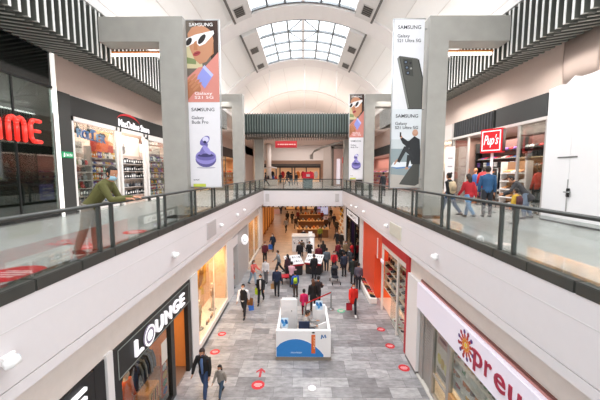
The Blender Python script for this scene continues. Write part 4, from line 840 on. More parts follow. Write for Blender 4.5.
# green exit sign on the dark pier
b = B(); b.box(-9.1, -8.96, 11.08, 11.74, FL, 10.1, M('#3b3b39', .5)); st(b, 'pillar_dark_pier')
rt = thing('exit_sign', 'small green exit sign on the dark pier beside the phone shop', 'sign', (-8.95, 11.4, 7.75)); b = B(); b.box(-8.96, -8.93, 11.15, 11.68, 7.67, 7.9, M('#1f8a57', .4, emit=.4)); b.obj('panel', rt); b = B(); fr = fleft(-8.93, 11.15, 7.67); b.text('SALIDA', fr, .34, .115, .3, .1, LETTER, d0=.004); b.disc(fr, .1, .16, .03, .03, .004, LETTER); b.flat(fr, [(.06, .03), (.12, .04), (.14, .12), (.07, .13)], .004, LETTER); b.obj('lettering', rt)
# phone and toy shop
rt = thing('shopfront', 'white framed phone shop front under a black fascia with red arc logo', 'shopfront', (-9, 16, FL))
b = B(); b.box(-9.1, -8.97, 11.09, 20.6, 9.3, 10.08, M('#2e2e2d', .45)); fs = b.obj('fascia', rt)
b = B(); f = fleft(-8.965, 0, 0); b.text('MacOnline Store', f, 16.2, 9.56, 2.9, .36, LETTER, .03); b.obj('lettering', fs)
b = B(); 
for k in range(16):
    a0, a1 = PI*(.08+.84*k/16), PI*(.08+.84*(k+1)/16); c = lambda a, r: f(15.6-1.05*math.cos(a), 9.62+r*math.sin(a), .04)
    th = .05+.07*math.sin(a0); b.poly([c(a0, .34), c(a1, .34), c(a1, .34+th), c(a0, .34+th)], M('#b3252c', .4, emit=.25))
b.obj('logo_arc', fs, label='red arc over the white letters')
b = B(); FW = M('#e4dfda', .45)
for y0, y1 in ((11.74, 11.84), (14.5, 14.62), (14.8, 14.95), (17.0, 17.15), (17.35, 17.5), (20.2, 20.6)): b.box(-9.05, -8.95, y0, y1, FL, 9.3, FW)
b.box(-9.05, -8.95, 11.74, 14.62, 9.12, 9.3, FW); b.box(-9.05, -8.95, 17.35, 20.6, 9.0, 9.3, FW); b.box(-9.05, -8.95, 14.62, 17.35, 9.12, 9.3, FW); b.box(-9.05, -8.95, 11.74, 14.62, FL, FL+.15, FW); b.box(-9.05, -8.95, 17.35, 20.6, FL, FL+.15, FW)
b.obj('frame', rt)
for y0, y1 in ((11.84, 14.5), (17.5, 20.2)): b = B(); b.box(-9.01, -9.0, y0, y1, FL+.15, 9.1, SHOPG); b.obj('glass_pane', rt)
interior('phone_shop', -1, -9.1, -11.2, 11.75, 20.6, FL, 9.35, '#d9c4ba', '#cfc4bc', 230, '#fff2e6', '#f4efe9')
shelf_unit('shelf wall of dark figures in the first phone shop window', -1, -9.72, 11.9, 13.3, [5.75, 6.1, 6.45, 6.8, 7.15, 7.45], .36, ['plush', 'carton', 'plush', 'bottle', 'bottle', 'bottle'], 'left shelves of the first phone shop window', ['#b9262b', '#e8e4e0', '#1f2226', '#1f2226', '#8a8d90', '#5b3a26', '#3b7d4a'], '#cdb6aa', .15, M('#b8aca6', .5), seed=5)
shelf_unit('colourful shelf wall below the poster in the first phone shop window', -1, -9.72, 13.35, 15.3, [5.75, 6.1, 6.45, 6.8, 7.15, 7.5, 7.8], .36, ['carton', 'plush', 'carton', 'carton', 'carton', 'cap', 'carton'], 'colourful shelves below the poster', ['#2c57a0', '#d77a30', '#7a4fa0', '#3b7d4a', '#d9a92f', '#1f2226', '#b9262b', '#e8e4e0'], '#a992a4', .14, M('#b8aca6', .5), seed=6)
shelf_unit('shelf of black speakers in the phone shop doorway', -1, -9.74, 15.4, 17.95, [5.9, 6.35, 6.8, 7.2, 7.6], .36, ['carton', 'handbag', 'carton', 'carton', 'carton'], 'doorway shelves of the phone shop', ['#1f2226', '#1f2226', '#1f2226', '#8a8d90'], '#cdb9ae', .2, M('#b8aca6', .5), seed=7)
shelf_unit('shelf wall of coloured boxes in the third phone shop window', -1, -9.72, 18.05, 20.4, [5.75, 6.1, 6.45, 6.8, 7.15, 7.5, 7.85], .36, ['carton', 'carton', 'bottle', 'carton', 'plush', 'carton', 'carton'], 'third phone shop window shelves', ['#2c57a0', '#e8e4e0', '#d9a92f', '#3b7d4a', '#b9262b', '#3d4a63', '#7a4fa0'], '#bdb2ba', .17, M('#b8aca6', .5), seed=8)
b = B(); f = fleft(-9.25, 0, 0)
for k, (ch, c) in enumerate(zip('ROLLER', ('#7fa3cf', '#3d66a8', '#6d93c4', '#39588f', '#86a9d2', '#4a72b0'))): b.text(ch, f, 12.5+.29*k, 8.74-.02*k, .3, .36, M(c, .4, emit=.1), .05)
b.obj('window_lettering', label='blue and white 3D letters hanging in the first phone shop window', cat='lettering')
rt = thing('poster', 'red and orange poster of a player high in the first phone shop window', 'poster', (-9.6, 14.5, 8.5)); b = B(); f = frame((-9.6, 13.6, 8.1), (0, 1.65, 0), (0, 0, .98), (1, 0, 0)); F(b, f, [(0, 0), (1, 0), (1, 1), (0, 1)], 0, '#e0a070'); F(b, f, [(0, 0), (1, 0), (1, .35), (0, .5)], .003, '#b93a2c'); F(b, f, [(.2, 0), (.7, .0), (.8, .5), (.55, .62), (.3, .5)], .005, '#d9612f'); D(b, f, .5, .68, .13, .17, .007, '#b98060'); F(b, f, [(.34, .72), (.68, .74), (.62, .9), (.42, .9)], .009, '#2a2320'); F(b, f, [(0, .8), (.3, .9), (.2, 1), (0, 1)], .004, '#3a5a8c'); F(b, f, [(.75, .6), (1, .5), (1, .9), (.85, .95)], .004, '#e8d9c6'); b.obj('print', rt)
b = B(); f = fleft(-9.55, 0, 0); F(b, f, [(11.95, 7.95), (13.05, 7.95), (13.05, 8.45), (11.95, 8.45)], 0, '#ecdcd2'); b.text('PlayStation', f, 12.5, 8.2, .95, .15, M('#6b5a56', .5), .01); b.obj('wall_lettering', label='small grey lettering on the wall of the first phone shop window', cat='lettering')
b = B(); f = fleft(-11.14, 0, 0); f = fleft(-9.66, .3, .2); F(b, f, [(15.2, 7.85), (17.5, 7.85), (17.5, 8.9), (15.2, 8.9)], -.03, '#eadbd0'); D(b, f, 15.9, 8.12, .2, .21, .0, '#8f8784'); D(b, f, 15.82, 8.2, .14, .14, .001, '#8f8784'); D(b, f, 15.98, 8.2, .14, .14, .001, '#8f8784'); D(b, f, 16.13, 8.18, .08, .09, .004, '#eadbd0'); D(b, f, 15.98, 8.42, .04, .09, .002, '#8f8784', -.5); b.obj('fruit_emblem', label='grey bitten fruit emblem on the back wall of the phone shop', cat='emblem')
b = B(); f = fleft(-9.55, 0, 0); F(b, f, [(17.6, 8.3), (20.1, 8.3), (20.1, 8.8), (17.6, 8.8)], 0, '#ead9d0'); b.text('Beats by', f, 18.5, 8.52, 1.1, .17, M('#b8453c', .5), .01); b.obj('wall_lettering', label='small red lettering on the wall of the third phone shop window', cat='lettering')
for y in (12.1, 12.75, 13.4, 18.0, 18.7):
    rt = thing('track_spotlight', 'black spotlight at the top of the phone shop windows', 'spotlight', (-9.5, y, 8.95), group='spotlights in the phone shop windows'); b = B(); b.tube((-9.5, y, 9.35), (-9.5, y, 9.0), .02, BLACK, 6); b.obj('stem', rt); b = B(); b.tube((-9.45, y-.02, 9.02), (-9.62, y+.05, 8.82), .07, BLACK, 10); b.obj('lamp_head', rt)
for k, (u, v) in enumerate(((57, 206), (80, 205), (92, 204), (106, 202))): pass
# farther left shops
def far_shop(side, y0, y1, fasc, sign, wallc, lab, cols, kinds, en=170, warm='#ffe7cc', seed=1, xw=None, slat=False):
    xw = WL if side < 0 else WR; n = -side; X = lambda a, c: (min(xw+n*a, xw+n*c), max(xw+n*a, xw+n*c)); f = fleft(xw+.09) if side < 0 else fright(xw-.09)
    rt = thing('shopfront', lab, 'shopfront', (xw, (y0+y1)/2, FL)); b = B(); b.box(*X(-.06, .08), y0+.02, y1-.02, 9.0, 9.86 if side > 0 else 10.06, M(fasc, .5))
    if slat:
        y = y0+.1
        while y < y1-.1: b.box(*X(.08, .14), y-.03, y+.03, 9.0, 9.85, M('#4a4a47', .5)); y += .25
    fs = b.obj('fascia', rt)
    if False: b = B(); yc = (y0+y1)/2*(1 if side < 0 else -1); b.text(sign, f, yc, 9.45, (y1-y0)*.5, .34, LETTER, .05, d0=.07 if slat else 0); b.obj('lettering', rt)
    b = B(); m = M('#8a8580', .4, .4)
    for y in (y0+.05, (y0*2+y1)/3, (y0+2*y1)/3, y1-.05): b = B(); b.box(*X(-.05, .03), y-.05, y+.05, FL, 9.0, m); b.obj('post', rt)
    for a, c in ((y0+.1, (y0*2+y1)/3-.05), ((y0+2*y1)/3+.05, y1-.1)): b = B(); b.box(*X(-.01, .0), a, c, FL, 9.0, SHOPG); b.obj('glass_pane', rt)
    xb = xw+side*2.3; interior('shop_far', side, xw+side*.08, xb, y0+.03, y1-.03, FL, 9.1, wallc, None, en, warm)
    pl = 'shelves of the '+' '.join(lab.replace(',', '').split()[:6])
    shelf_unit('shelf wall inside the '+' '.join(lab.replace(',', '').split()[:9]), side, xw+side*1.3, y0+.4, y1-.4, [6.0, 6.6, 7.2], .4, kinds, pl, cols, wallc, .5, seed=seed)
far_shop(-1, 21, 29, '#2f2f2e', None, '#e8c9a0', 'far left shop with dark fascia, first beyond the tall left banner', ['#d77a30', '#5b3a26', '#c88f5d', '#b9262b'], ['carton', 'handbag', 'bottle'], 200, '#ffd6a8', 11)
far_shop(-1, 29.6, 46, '#3a3330', None, '#efc9a6', 'warm lit far left shop beside the bridge hall', ['#d77a30', '#c88f5d', '#e8e4e0', '#b9262b'], ['pot', 'carton', 'handbag'], 220, '#ffcf9c', 12)
# ------------------------------------------------------------------ UPPER RIGHT
rt = thing('construction_hoarding', 'tall white hoarding panels closing a shop on the right', 'hoarding', (8.4, 7, FL))
HW = M('#e4e3e3', .5, var=.01); b = B()
for y0, y1 in ((-2, 3.4), (3.41, 6.9), (6.91, 9.55), (9.56, 10.55)): b.box(8.36, 8.44, y0, y1, FL+.03, 9.88, HW)
b.obj('panel', rt)
b = B(); rr = random.Random(4); y = 10.55; pts = []
while y > 3: pts.append((y, rr.uniform(9.9, 10.0))); pts.append((y-.3, rr.uniform(9.9, 10.35))); pts.append((y-.55, rr.uniform(9.9, 10.0))); y -= rr.uniform(.6, .9)
for i in range(len(pts)-1): b.poly([(8.38, pts[i][0], 9.85), (8.35, pts[i][0], pts[i][1]), (8.35, pts[i+1][0], pts[i+1][1]), (8.38, pts[i+1][0], 9.85)], M('#f6f5f6', .35))
b.obj('plastic_sheet', rt, label='wrinkled clear white plastic along the top')
b = B(); b.box(8.34, 8.36, 9.3, 10.0, 7.58, 7.62, M('#6b6a68', .5)); b.box(8.34, 8.36, 9.545, 9.57, FL+.3, 6.9, M('#9b9a98', .5)); b.obj('seam', rt)
b = B(); b.bevbox(8.29, 8.36, 9.46, 9.54, 6.35, 6.62, BLACK, .01); b.tube((8.3, 9.62, 6.5), (8.3, 9.4, 6.5), .02, STEEL); b.obj('padlock', rt)
b = B(); b.box(8.33, 8.45, 7.9, 10.55, FL, FL+.05, BLACK); b.obj('skirting_strip', rt)
# clothes shop with red blade sign
rt = thing('shopfront', 'clothes shop with two dark slatted fascia panels, beside the white hoarding', 'shopfront', (8.5, 13.5, FL))
for y0, y1, c in ((10.7, 13.45, '#3a3b3a'), (13.6, 17.1, '#2c2d2c')):
    b = B(); b.box(8.42, 8.6, y0, y1, 9.06, 9.86, M(c, .45)); y = y0+.15
    while y < y1-.1 and c == '#2c2d2c': b.box(8.39, 8.42, y-.03, y+.03, 9.1, 9.82, M('#44464a', .4)); y += .22
    b.obj('fascia_panel', rt)
b = B(); b.box(8.4, 8.55, 10.6, 17.2, 8.95, 9.06, M('#cfc9c4', .4))
b.obj('head_rail', rt)
for y in (10.65, 12.0, 15.6, 17.12): b = B(); b.box(8.42, 8.5, y-.05, y+.05, FL, 8.95, M('#b7b2ae', .35, .3)); b.obj('post', rt)
for y0, y1 in ((10.7, 11.95), (15.65, 17.07)): b = B(); b.box(8.45, 8.46, y0, y1, FL, 8.95, SHOPG); b.obj('glass_pane', rt)
interior('clothes_shop', 1, 8.58, 11.3, 10.7, 17.1, FL, 9.05, '#957a70', '#a9a19c', 330, '#fff0e2', '#b9afa8')
rt = thing('blade_sign', 'square red sign with white script and white border on a pole outside the clothes shop', 'sign', (7.75, 12.5, FL), math.radians(-58), local=True)
b = B(); b.bevbox(-.42, .42, -.13, .13, 2.45, 3.42, M('#d0232b', .4, emit=.25), .02); b.box(.42, .43, -.11, .11, 2.5, 3.38, M('#3a1a1c', .5)); sp = b.obj('panel', rt)
b = B(); f = ffront(-.13, -.42, 2.45)
for p in ([(.06, .08), (.78, .08), (.78, .12), (.06, .12)], [(.06, .85), (.78, .85), (.78, .89), (.06, .89)], [(.06, .08), (.1, .08), (.1, .89), (.06, .89)], [(.74, .08), (.78, .08), (.78, .89), (.74, .89)]): b.flat(f, p, .006, LETTER)
b.obj('border', sp)
b = B(); b.text('Pup\'s', f, .42, .47, .56, .52, LETTER, .015, shear=.35); b.obj('lettering', sp); b = B(); b.tube((0, 0, 0), (0, 0, 2.45), .05, M('#e9d9d9', .4)); b.lathe((0, 0, 0), [(.26, 0.002), (.26, .03), (.06, .06)], STEEL, 14); b.obj('pole', rt)
shelf_unit('shelves of dark caps and shoes deep in the clothes shop', 1, 9.95, 10.8, 13.5, [5.8, 6.2, 6.6, 7.0, 7.4, 7.8, 8.2], .4, ['shoe', 'folded', 'shoe', 'cap', 'cap', 'folded', 'cap'], 'cap shelves of the clothes shop', ['#1f2226', '#b9262b', '#e8e4e0', '#5b3a26', '#1f2226', '#8a8d90'], '#6f4a46', .24, DARK, seed=21)
shelf_unit('shelves of folded clothes deep in the clothes shop', 1, 9.95, 13.6, 16.9, [5.8, 6.2, 6.6, 7.0, 7.4, 7.8, 8.2], .4, ['folded', 'shoe', 'folded', 'cap', 'folded', 'shoe', 'cap'], 'folded clothes shelves of the clothes shop', ['#2c57a0', '#b9262b', '#e8e4e0', '#1f2226', '#7a4fa0', '#5b3a26'], '#7a5a56', .28, DARK, seed=22)
shelf_unit('low stand of shoes in the clothes shop window', 1, 9.25, 12.2, 13.7, [5.7, 6.05, 6.4, 6.75, 7.1], .35, ['shoe', 'shoe', 'shoe', 'shoe', 'shoe'], 'low stand in the clothes shop window', ['#c88f5d', '#5b3a26', '#b9262b', '#e8e4e0', '#1f2226'], '#a5805f', .26, seed=23)
garment_rack('rack of coloured clothes in the clothes shop', 9.05, 14.1, 15.3, 7.3, 'rack in the clothes shop', ['#2c57a0', '#b9262b', '#e8e4e0', '#1f2226', '#d77a30'], 7, 24, floor=FL)
mannequin('mannequin in black and orange red sportswear in the clothes shop window', (8.98, 11.5, FL+.03), 1.7, '#c9402f', '#1f2023', 1.95, skin='#3a3533')
mannequin('mannequin in white and black stripes in the clothes shop', (8.98, 16.5, FL+.03), 1.4, '#d9d5d3', '#24252a', 1.85, skin='#b86a45'); mannequin('mannequin in blue and white top in the clothes shop', (8.98, 15.75, FL+.03), 1.6, '#4a6fb0', '#d5d2cf', 1.85, skin='#c98a66')
rt = thing('banner_stand', 'white printed roll-up stand at the far edge of the clothes shop', 'banner', (8.1, 16.9, FL)); b = B(); b.box(7.85, 8.35, 16.72, 16.75, FL+.05, 8.55, M('#e6e2e4', .5)); f = ffront(16.72, 7.85, FL)
for k in range(5): b.flat(f, [(.12, .6+.45*k), (.38, .6+.45*k), (.38, .68+.45*k), (.12, .68+.45*k)], .004, M('#a8a2ac', .5))
b.obj('print', rt); b = B(); b.bevbox(7.82, 8.37, 16.65, 16.85, FL, FL+.06, STEEL, .01); b.obj('base', rt)
far_shop(1, 17.3, 21.5, '#d8cfc8', None, '#f3ded2', 'pale shop with white frames, between the clothes shop and the second right pillar', ['#e8e4e0', '#d56a8c', '#2c57a0', '#c88f5d'], ['carton', 'bottle', 'carton'], 200, '#fff0e4', 25)
far_shop(1, 21.8, 46, '#2d2d2c', 'ZAPATOS' if False else None, '#e9b9b0', 'far right shop with dark slatted fascia and pink lit goods', ['#d56a8c', '#b9262b', '#e8e4e0', '#7a4fa0'], ['carton', 'handbag', 'shoe'], 260, '#ffd9cc', 26, slat=True)
# ------------------------------------------------------------------ HALL BEYOND THE BRIDGE (upper floor)
b = B(); b.box(-13, 13, 31.3, 62, 11.35, 11.45, M('#e2cdc3', .7)); st(b, 'ceiling_hall')
b = B(); b.box(-13, 13, 56, 56.2, FL, 11.4, M('#d9bba8', .7)); b.box(3.4, 8.4, 46.0, 46.2, FL, 11.4, M('#ddd0c6', .7)); st(b, 'wall_hall_end')
b = B(); b.box(-9.3, -9.0, 46, 62, FL, 11.4, PINK); b.box(8.5, 8.8, 46, 62, FL, 11.4, PINK); st(b, 'wall_hall_sides')
rt = thing('shopfront', 'long low shopfront with dark fascia and warm windows at the end of the bridge hall', 'shopfront', (-2, 55, FL))
b = B(); b.box(-7.5, 3.2, 54.9, 55.3, 8.05, 8.75, M('#3d3937', .5)); b.box(-7.5, 3.2, 54.88, 54.9, 8.5, 8.6, M('#8d857e', .5)); fs = b.obj('fascia', rt)
for x in (-7.4, -4.9, -4.2, -2.0, -1.5, .6, 3.1): b = B(); b.box(x-.1, x+.1, 54.95, 55.2, FL, 8.05, M('#4a403a', .5)); b.obj('post', rt)
b = B(); b.box(-7.5, 3.2, 55.6, 55.7, FL, 8.05, M('#f0b98c', .6, emit=.35)); b.obj('lit_display', rt)
for x in (-6.6, -5.6, -3.7, -2.7, -.9, 0., 1.4, 2.4): item('garment', random.choice(['#b9262b', '#d77a30', '#5b3a26', '#e8e4e0', '#1f2226']), (x, 55.4, FL+.7), (.72, .6, 1.3), 'garment in the far warm shop window at the end of the hall', 'garments in the far hall window')
rt = thing('hanging_sign', 'long red sign with small white letters hanging from the hall ceiling', 'sign', (-2, 36, 10.5))
b = B(); b.box(-3.3, -.72, 35.97, 36.05, 10.08, 10.88, M('#a01c28', .45, emit=.12)); b.obj('panel', rt); b = B(); [F(b, ffront(35.97, -2.0, 10.48), [(-1.0+.27*k, -.06), (-.82+.27*k+.05*(k % 2), -.06), (-.82+.27*k+.05*(k % 2), .06), (-1.0+.27*k, .06)], .006, '#e6c3c3') for k in range(8)]; b.obj('lettering', rt)
b = B()
for x in (-3.0, -1.0): b.tube((x, 36, 10.88), (x, 36, 11.35), .015, STEEL, 5)
b.obj('suspension', rt)
for x, y in ((-6.2, 40), (-5.0, 44)): b = B(); b.lathe((x, y, FL), [(.38, 0), (.38, 5.9)], WHITE, 16); st(b, 'pillar_hall_round')
rt = thing('promotion_stall', 'white stall with red and purple goods, left in the bridge hall', 'stall', (-4.2, 41, FL))
b = B(); b.bevbox(-5.6, -3.5, 40.2, 41.6, FL, FL+.75, WHITE, .02); b.obj('counter', rt); b = B(); b.loft([((-5.5, 41, FL+2.2), .1, .5), ((-4.5, 41, FL+2.45), .1, .7), ((-3.6, 41, FL+2.3), .1, .5)], M('#e9e4e4', .4), 12, (0, 0, 1)); b.obj('canopy', rt)
for x in (-5.4, -3.7): b = B(); b.tube((x, 41, FL+.7), (x, 41, FL+2.3), .04, STEEL); b.obj('post', rt)
for k in range(6): c = ('#7a4fa0', '#b9262b', '#1f2226', '#e8e4e0', '#2c57a0', '#b9262b')[k]; item('plush', c, (-5.4+.35*k, 40.7, FL+.76), .5, '%s soft toy on the white promotion stall' % CNAME[c], 'soft toys on the white stall')
# right side shop of the hall, white wall with grey frame
b = B(); b.box(2.6, 3.5, 38, 38.25, FL, 10.6, M('#ded6cf', .6)); b.box(2.55, 3.55, 37.96, 38, FL, 10.2, M('#d0c8c2', .6)); st(b, 'wall_hall_pier')
rt = thing('shopfront', 'grey framed shop entrance with white light panel, right side of the bridge hall', 'shopfront', (5.5, 36, FL)); m = M('#77706a', .5)
b = B(); b.box(3.6, 3.85, 37.8, 38.0, FL, 10.4, m); b.box(3.6, 8.4, 37.8, 38.0, 10.1, 10.5, m); b.obj('frame', rt); b = B(); b.box(6.1, 7.3, 34.6, 34.8, FL, 10.8, M('#45423f', .5)); b.obj('dark_panel', rt)
b = B(); b.box(4.3, 4.75, 38.6, 38.7, FL+.2, 8.9, M('#f2ecf6', .4, emit=.5)); b.obj('light_panel', rt)
b = B(); b.box(3.85, 8.4, 40, 40.1, FL, 10.4, M('#e4cfc8', .6)); b.obj('rear_panel', rt)
rt = thing('hanging_sign', 'small red square sign hanging in the grey framed shop entrance', 'sign', (5.3, 38, 8.6)); b = B(); b.box(4.9, 5.7, 37.6, 37.68, 8.3, 9.05, M('#cf2a30', .4, emit=.3)); b.obj('panel', rt); b = B(); b.tube((5.3, 37.64, 9.05), (5.3, 37.64, 10.1), .015, STEEL, 5); b.obj('suspension', rt)
b = B(); q = [(.9+.0, 33, 9.0), (1.2, 33, 9.45), (2.2, 33, 9.9), (3.6, 33, 10.3), (5.2, 33, 10.6)]
for i in range(4): b.obox((Vector(q[i])+Vector(q[i+1]))/2, (Vector(q[i+1])-Vector(q[i]))/2, (0, .35, 0), (0, 0, .1), M('#8a8279', .5))
b.box(.75, 1.1, 32.8, 33.4, 8.6, 9.1, M('#b5aea6', .5)); b.obj('curved_awning', label='grey curved awning edge over the right side of the bridge hall', cat='awning')
garment_rack('clothes rack in the grey framed shop entrance', 5.6, 36.6, 37.6, 7.1, 'rack in the grey framed entrance', ['#1f2226', '#b9262b', '#e8e4e0'], 5, floor=FL)
p = at(307, 189, z=FL); rt = thing('waste_bin', 'square dark bin standing on the bridge under a red panel', 'bin', (.5, 31.3, FL)); b = B(); b.bevbox(.05, 1.0, 31, 31.7, FL, FL+1.0, M('#46504a', .5), .05); b.obj('bin_body', rt); b = B(); b.bevbox(.0, 1.05, 30.95, 31.75, FL+1.0, FL+1.08, DARK, .03); b.obj('lid', rt)
rt = thing('promotion_stand', 'bright red stand behind the dark bin on the bridge', 'stand', (.5, 33, FL)); b = B(); b.bevbox(-.05, 1.2, 33, 33.5, FL+.9, FL+1.75, M('#d01f33', .45, emit=.2), .08); b.obj('panel', rt); b = B(); b.box(.5, .65, 33.2, 33.3, FL, FL+.95, STEEL); b.box(.2, .95, 33.0, 33.5, FL, FL+.04, STEEL); b.obj('base', rt); b = B(); F(b, ffront(33.0, .57, FL+1.35), [(-.2, -.12), (.2, -.12), (.2, .16), (-.2, .16)], .008, '#f0d5d8'); b.obj('notice', rt)

# ================================================================== LOWER LEFT SHOPS (wall plane x = -4.1)
def pil(side, y0, y1, nm, col=None, z1=3.35, xf=4.04):
    b = B(); X = (-4.6, -xf) if side < 0 else (xf, 4.6); b.box(*X, y0, y1, 0, z1, col or WHITE); b.box(X[0]-.01, X[1]+.01, y0-.005, y1+.005, 0, .1, M('#7d7a78', .5)); st(b, nm)
f = fleft(-4.04)
rt = thing('shopfront', 'black shopfront with white letter E, nearest on the lower left', 'shopfront', (-4.1, 4.5, 0))
b = B(); b.box(-4.2, -4.05, -4, 5.45, 2.5, 3.29, BLACK); fs = b.obj('fascia', rt); b = B(); b.text('E', fleft(-4.05), 5.02, 2.95, .34, .42, LETTER, .06); b.obj('lettering', fs)
b = B(); b.box(-4.16, -4.08, 5.5, 5.8, 0, 3.29, BLACK); b.obj('post', rt); b = B(); b.box(-4.16, -4.08, 2, 2.1, 0, 2.5, BLACK); b.obj('post', rt); b = B(); b.box(-4.13, -4.12, 2.1, 5.5, 0, 2.5, DGLASS); b.obj('glass_pane', rt)
interior('shop_near', -1, -4.3, -7, -4, 5.8, 0, 3.3, '#3a2f2a', None, 40)
pil(-1, 5.82, 6.02, 'trim_pilaster_left_near')
rt = thing('shopfront', 'black shopfront with six raised white letters and orange lit interior', 'shopfront', (-4.1, 8.2, 0))
b = B(); b.box(-4.2, -4.06, 6.05, 10.42, 2.5, 3.3, M('#2a2b29', .45))
for a, c, z0, z1 in ((6.2, 10.3, 2.53, 2.55), (6.2, 10.3, 3.2, 3.22), (6.2, 6.22, 2.53, 3.22), (10.28, 10.3, 2.53, 3.22)): b.box(-4.06, -4.05, a, c, z0, z1, M('#8f958f', .4))
fs = b.obj('fascia', rt)
b = B(); f = fleft(-4.06)
for ch, y, w in (('L', 7.0, .34), ('U', 8.05, .4), ('N', 8.6, .4), ('G', 9.14, .42), ('E', 9.64, .34)): b.text(ch, f, y, 2.87, w, .4, LETTER, .06)
b.ring(f, 7.48, 2.87, .27, .06, .06, LETTER, 28); b.disc(f, 7.48, 2.87, .14, .14, .06, LETTER); b.ring(f, 7.48, 2.87, .27, .27, .02, M('#9a93a6', .4), 28); b.obj('lettering', fs)
for y0, y1 in ((6.05, 6.3), (8.78, 9.02), (10.15, 10.45)): b = B(); b.box(-4.2, -4.06, y0, y1, 0, 2.5, M('#222321', .4)); b.obj('post', rt)
b = B(); b.box(-4.2, -4.06, 6.3, 8.78, 0, .15, BLACK); b.obj('window_base', rt)
b = B(); b.box(-4.13, -4.12, 6.3, 8.78, .15, 2.5, SHOPG); b.obj('glass_pane', rt)
interior('orange_lit_shop', -1, -4.2, -6.6, 6.05, 10.45, 0, 2.6, '#e09a56', '#7d6a5c', 75, '#ffc98c', '#c48a55')
b = B(); b.box(-4.115, -4.11, 8.25, 8.6, 1.5, 2.15, M('#d9d2c8', .5)); b.obj('window_sticker', rt, label='white paper notice on the glass')
rt = thing('mirror', 'tall black framed mirror inside the orange lit black shop doorway', 'mirror', (-5.3, 9.9, 0)); b = B()
for a, c, z0, z1 in ((9.3, 9.36, 0, 2.0), (10.1, 10.16, 0, 2.0), (9.3, 10.16, 1.94, 2.0), (9.3, 10.16, 0, .06)): b.box(-5.6, -5.54, a, c, z0, z1, BLACK)
b.obj('frame', rt); b = B(); b.box(-5.59, -5.57, 9.36, 10.1, .06, 1.94, M('#d9a777', .15, .3)); b.obj('mirror_glass', rt)
mannequin('mannequin in flame red dress in the orange lit black shop window, nearest the black pier', (-4.65, 6.7, .15), -1.57, '#d8402a', '#b8331f', 1.8); mannequin('mannequin in orange top in the orange lit black shop window, middle', (-4.7, 7.45, .15), -1.57, '#e06a2b', '#b9262b', 1.78)
garment_rack('rack of dark clothes in the orange lit black shop window', -4.8, 7.75, 8.75, 1.95, 'rack in the orange lit black shop window', ['#1f2226', '#3d4a63', '#5b3a26', '#8a8d90'], 9, 31)
for k, (y, z, c, l) in enumerate(((7.95, 0.0, '#d98c4a', 'lower'), (8.0, .5, '#e0a05e', 'upper'))):
    rt = thing('painted_crate', 'orange crate with black painted strokes in the orange lit black shop window, %s of two' % l, 'crate', (-4.45, y, z)); b = B(); b.bevbox(-4.62, -4.25, y-.3, y+.35, z+.02, z+.5, M(c, .6), .02); b.obj('crate_body', rt)
    b = B(); f2 = fleft(-4.25, y-.3, z)
    for q in range(4): b.flat(f2, [(.1+.12*q, .1), (.15+.12*q, .08), (.22+.1*q, .4), (.17+.1*q, .42)], .003, M('#b3301f' if q % 2 else '#2a1d18', .6))
    b.obj('painted_pattern', rt)
rt = thing('banner_stand', 'narrow bright printed stand beside the orange lit black shop doorway', 'banner', (-4.35, 9.0, 0)); b = B(); b.box(-4.4, -4.36, 8.72, 9.0, .1, 1.5, M('#c9502c', .5)); f2 = fleft(-4.36, 8.72, .1)
for q, c in enumerate(('#2c57a0', '#3b7d4a', '#d9a92f', '#e8e4e0', '#b9262b')): b.disc(f2, .18, .15+.26*q, .14, .11, .003, M(c, .5))
b.obj('print', rt); b = B(); b.box(-4.5, -4.26, 8.72, 9.0, .02, .1, STEEL); b.obj('base', rt)
pil(-1, 10.48, 11.16, 'trim_pilaster_left_second')
rt = thing('display_window', 'bright peach lit display window on a white base, left wall', 'display window', (-4.1, 13.4, 0))
b = B(); b.box(-5.2, -4.06, 11.17, 15.75, .03, .34, M('#efe7df', .5)); b.box(-5.2, -4.04, 11.17, 15.75, 0, .12, M('#56514d', .5)); b.obj('base', rt)
b = B(); b.box(-4.14, -4.08, 11.17, 11.22, .34, 3.3, FW); b.obj('post', rt); b = B(); b.box(-4.14, -4.08, 15.68, 15.75, .34, 3.3, FW); b.obj('post', rt); b = B(); b.box(-4.13, -4.09, 13.41, 13.43, .34, 3.3, FW); b.obj('post', rt)
for a, c in ((11.22, 13.4), (13.44, 15.68)): b = B(); b.box(-4.115, -4.105, a, c, .34, 3.3, SHOPG); b.obj('glass_pane', rt)
b = B(); b.box(-5.15, -5.08, 11.2, 15.7, .34, 3.3, M('#f3cba6', .6))
for y in (12.4, 13.6, 14.7): b.box(-5.08, -5.06, y-.02, y+.02, .34, 3.3, M('#e0b48d', .6))
b.obj('back_panel', rt)
interior('display_window_left', -1, -4.2, -5.3, 11.16, 15.76, .0, 3.34, '#f2d3b4', None, 210, '#ffd2a2', '#fff1dd')
rt = thing('poster', 'yellow and gold poster hanging in the peach display window', 'poster', (-4.95, 14.2, 2.2)); b = B(); b.box(-4.98, -4.95, 13.6, 14.9, 1.5, 2.95, M('#d9a02c', .5)); f2 = fleft(-4.95, 13.65, 1.5); F(b, f2, [(.1, .1), (.5, .2), (.9, .7), (.8, 1.3), (.4, 1.2), (.2, .8)], .004, '#8a5a1e'); D(b, f2, .6, 1.05, .17, .2, .007, '#e6c79a'); F(b, f2, [(.6, .1), (1.05, .15), (1.05, .6)], .005, '#f0cf6a'); b.obj('print', rt)
mannequin('pale mannequin in cream clothes in the peach display window, nearer one', (-4.5, 12.45, .36), -1.5, '#e6d3bf', '#c9a98c', 1.3, skin='#efe0d2'); mannequin('pale mannequin in brown clothes in the peach display window, farther one', (-4.5, 14.35, .36), -1.6, '#b58a63', '#e3d2c0', 1.35, skin='#efe0d2')
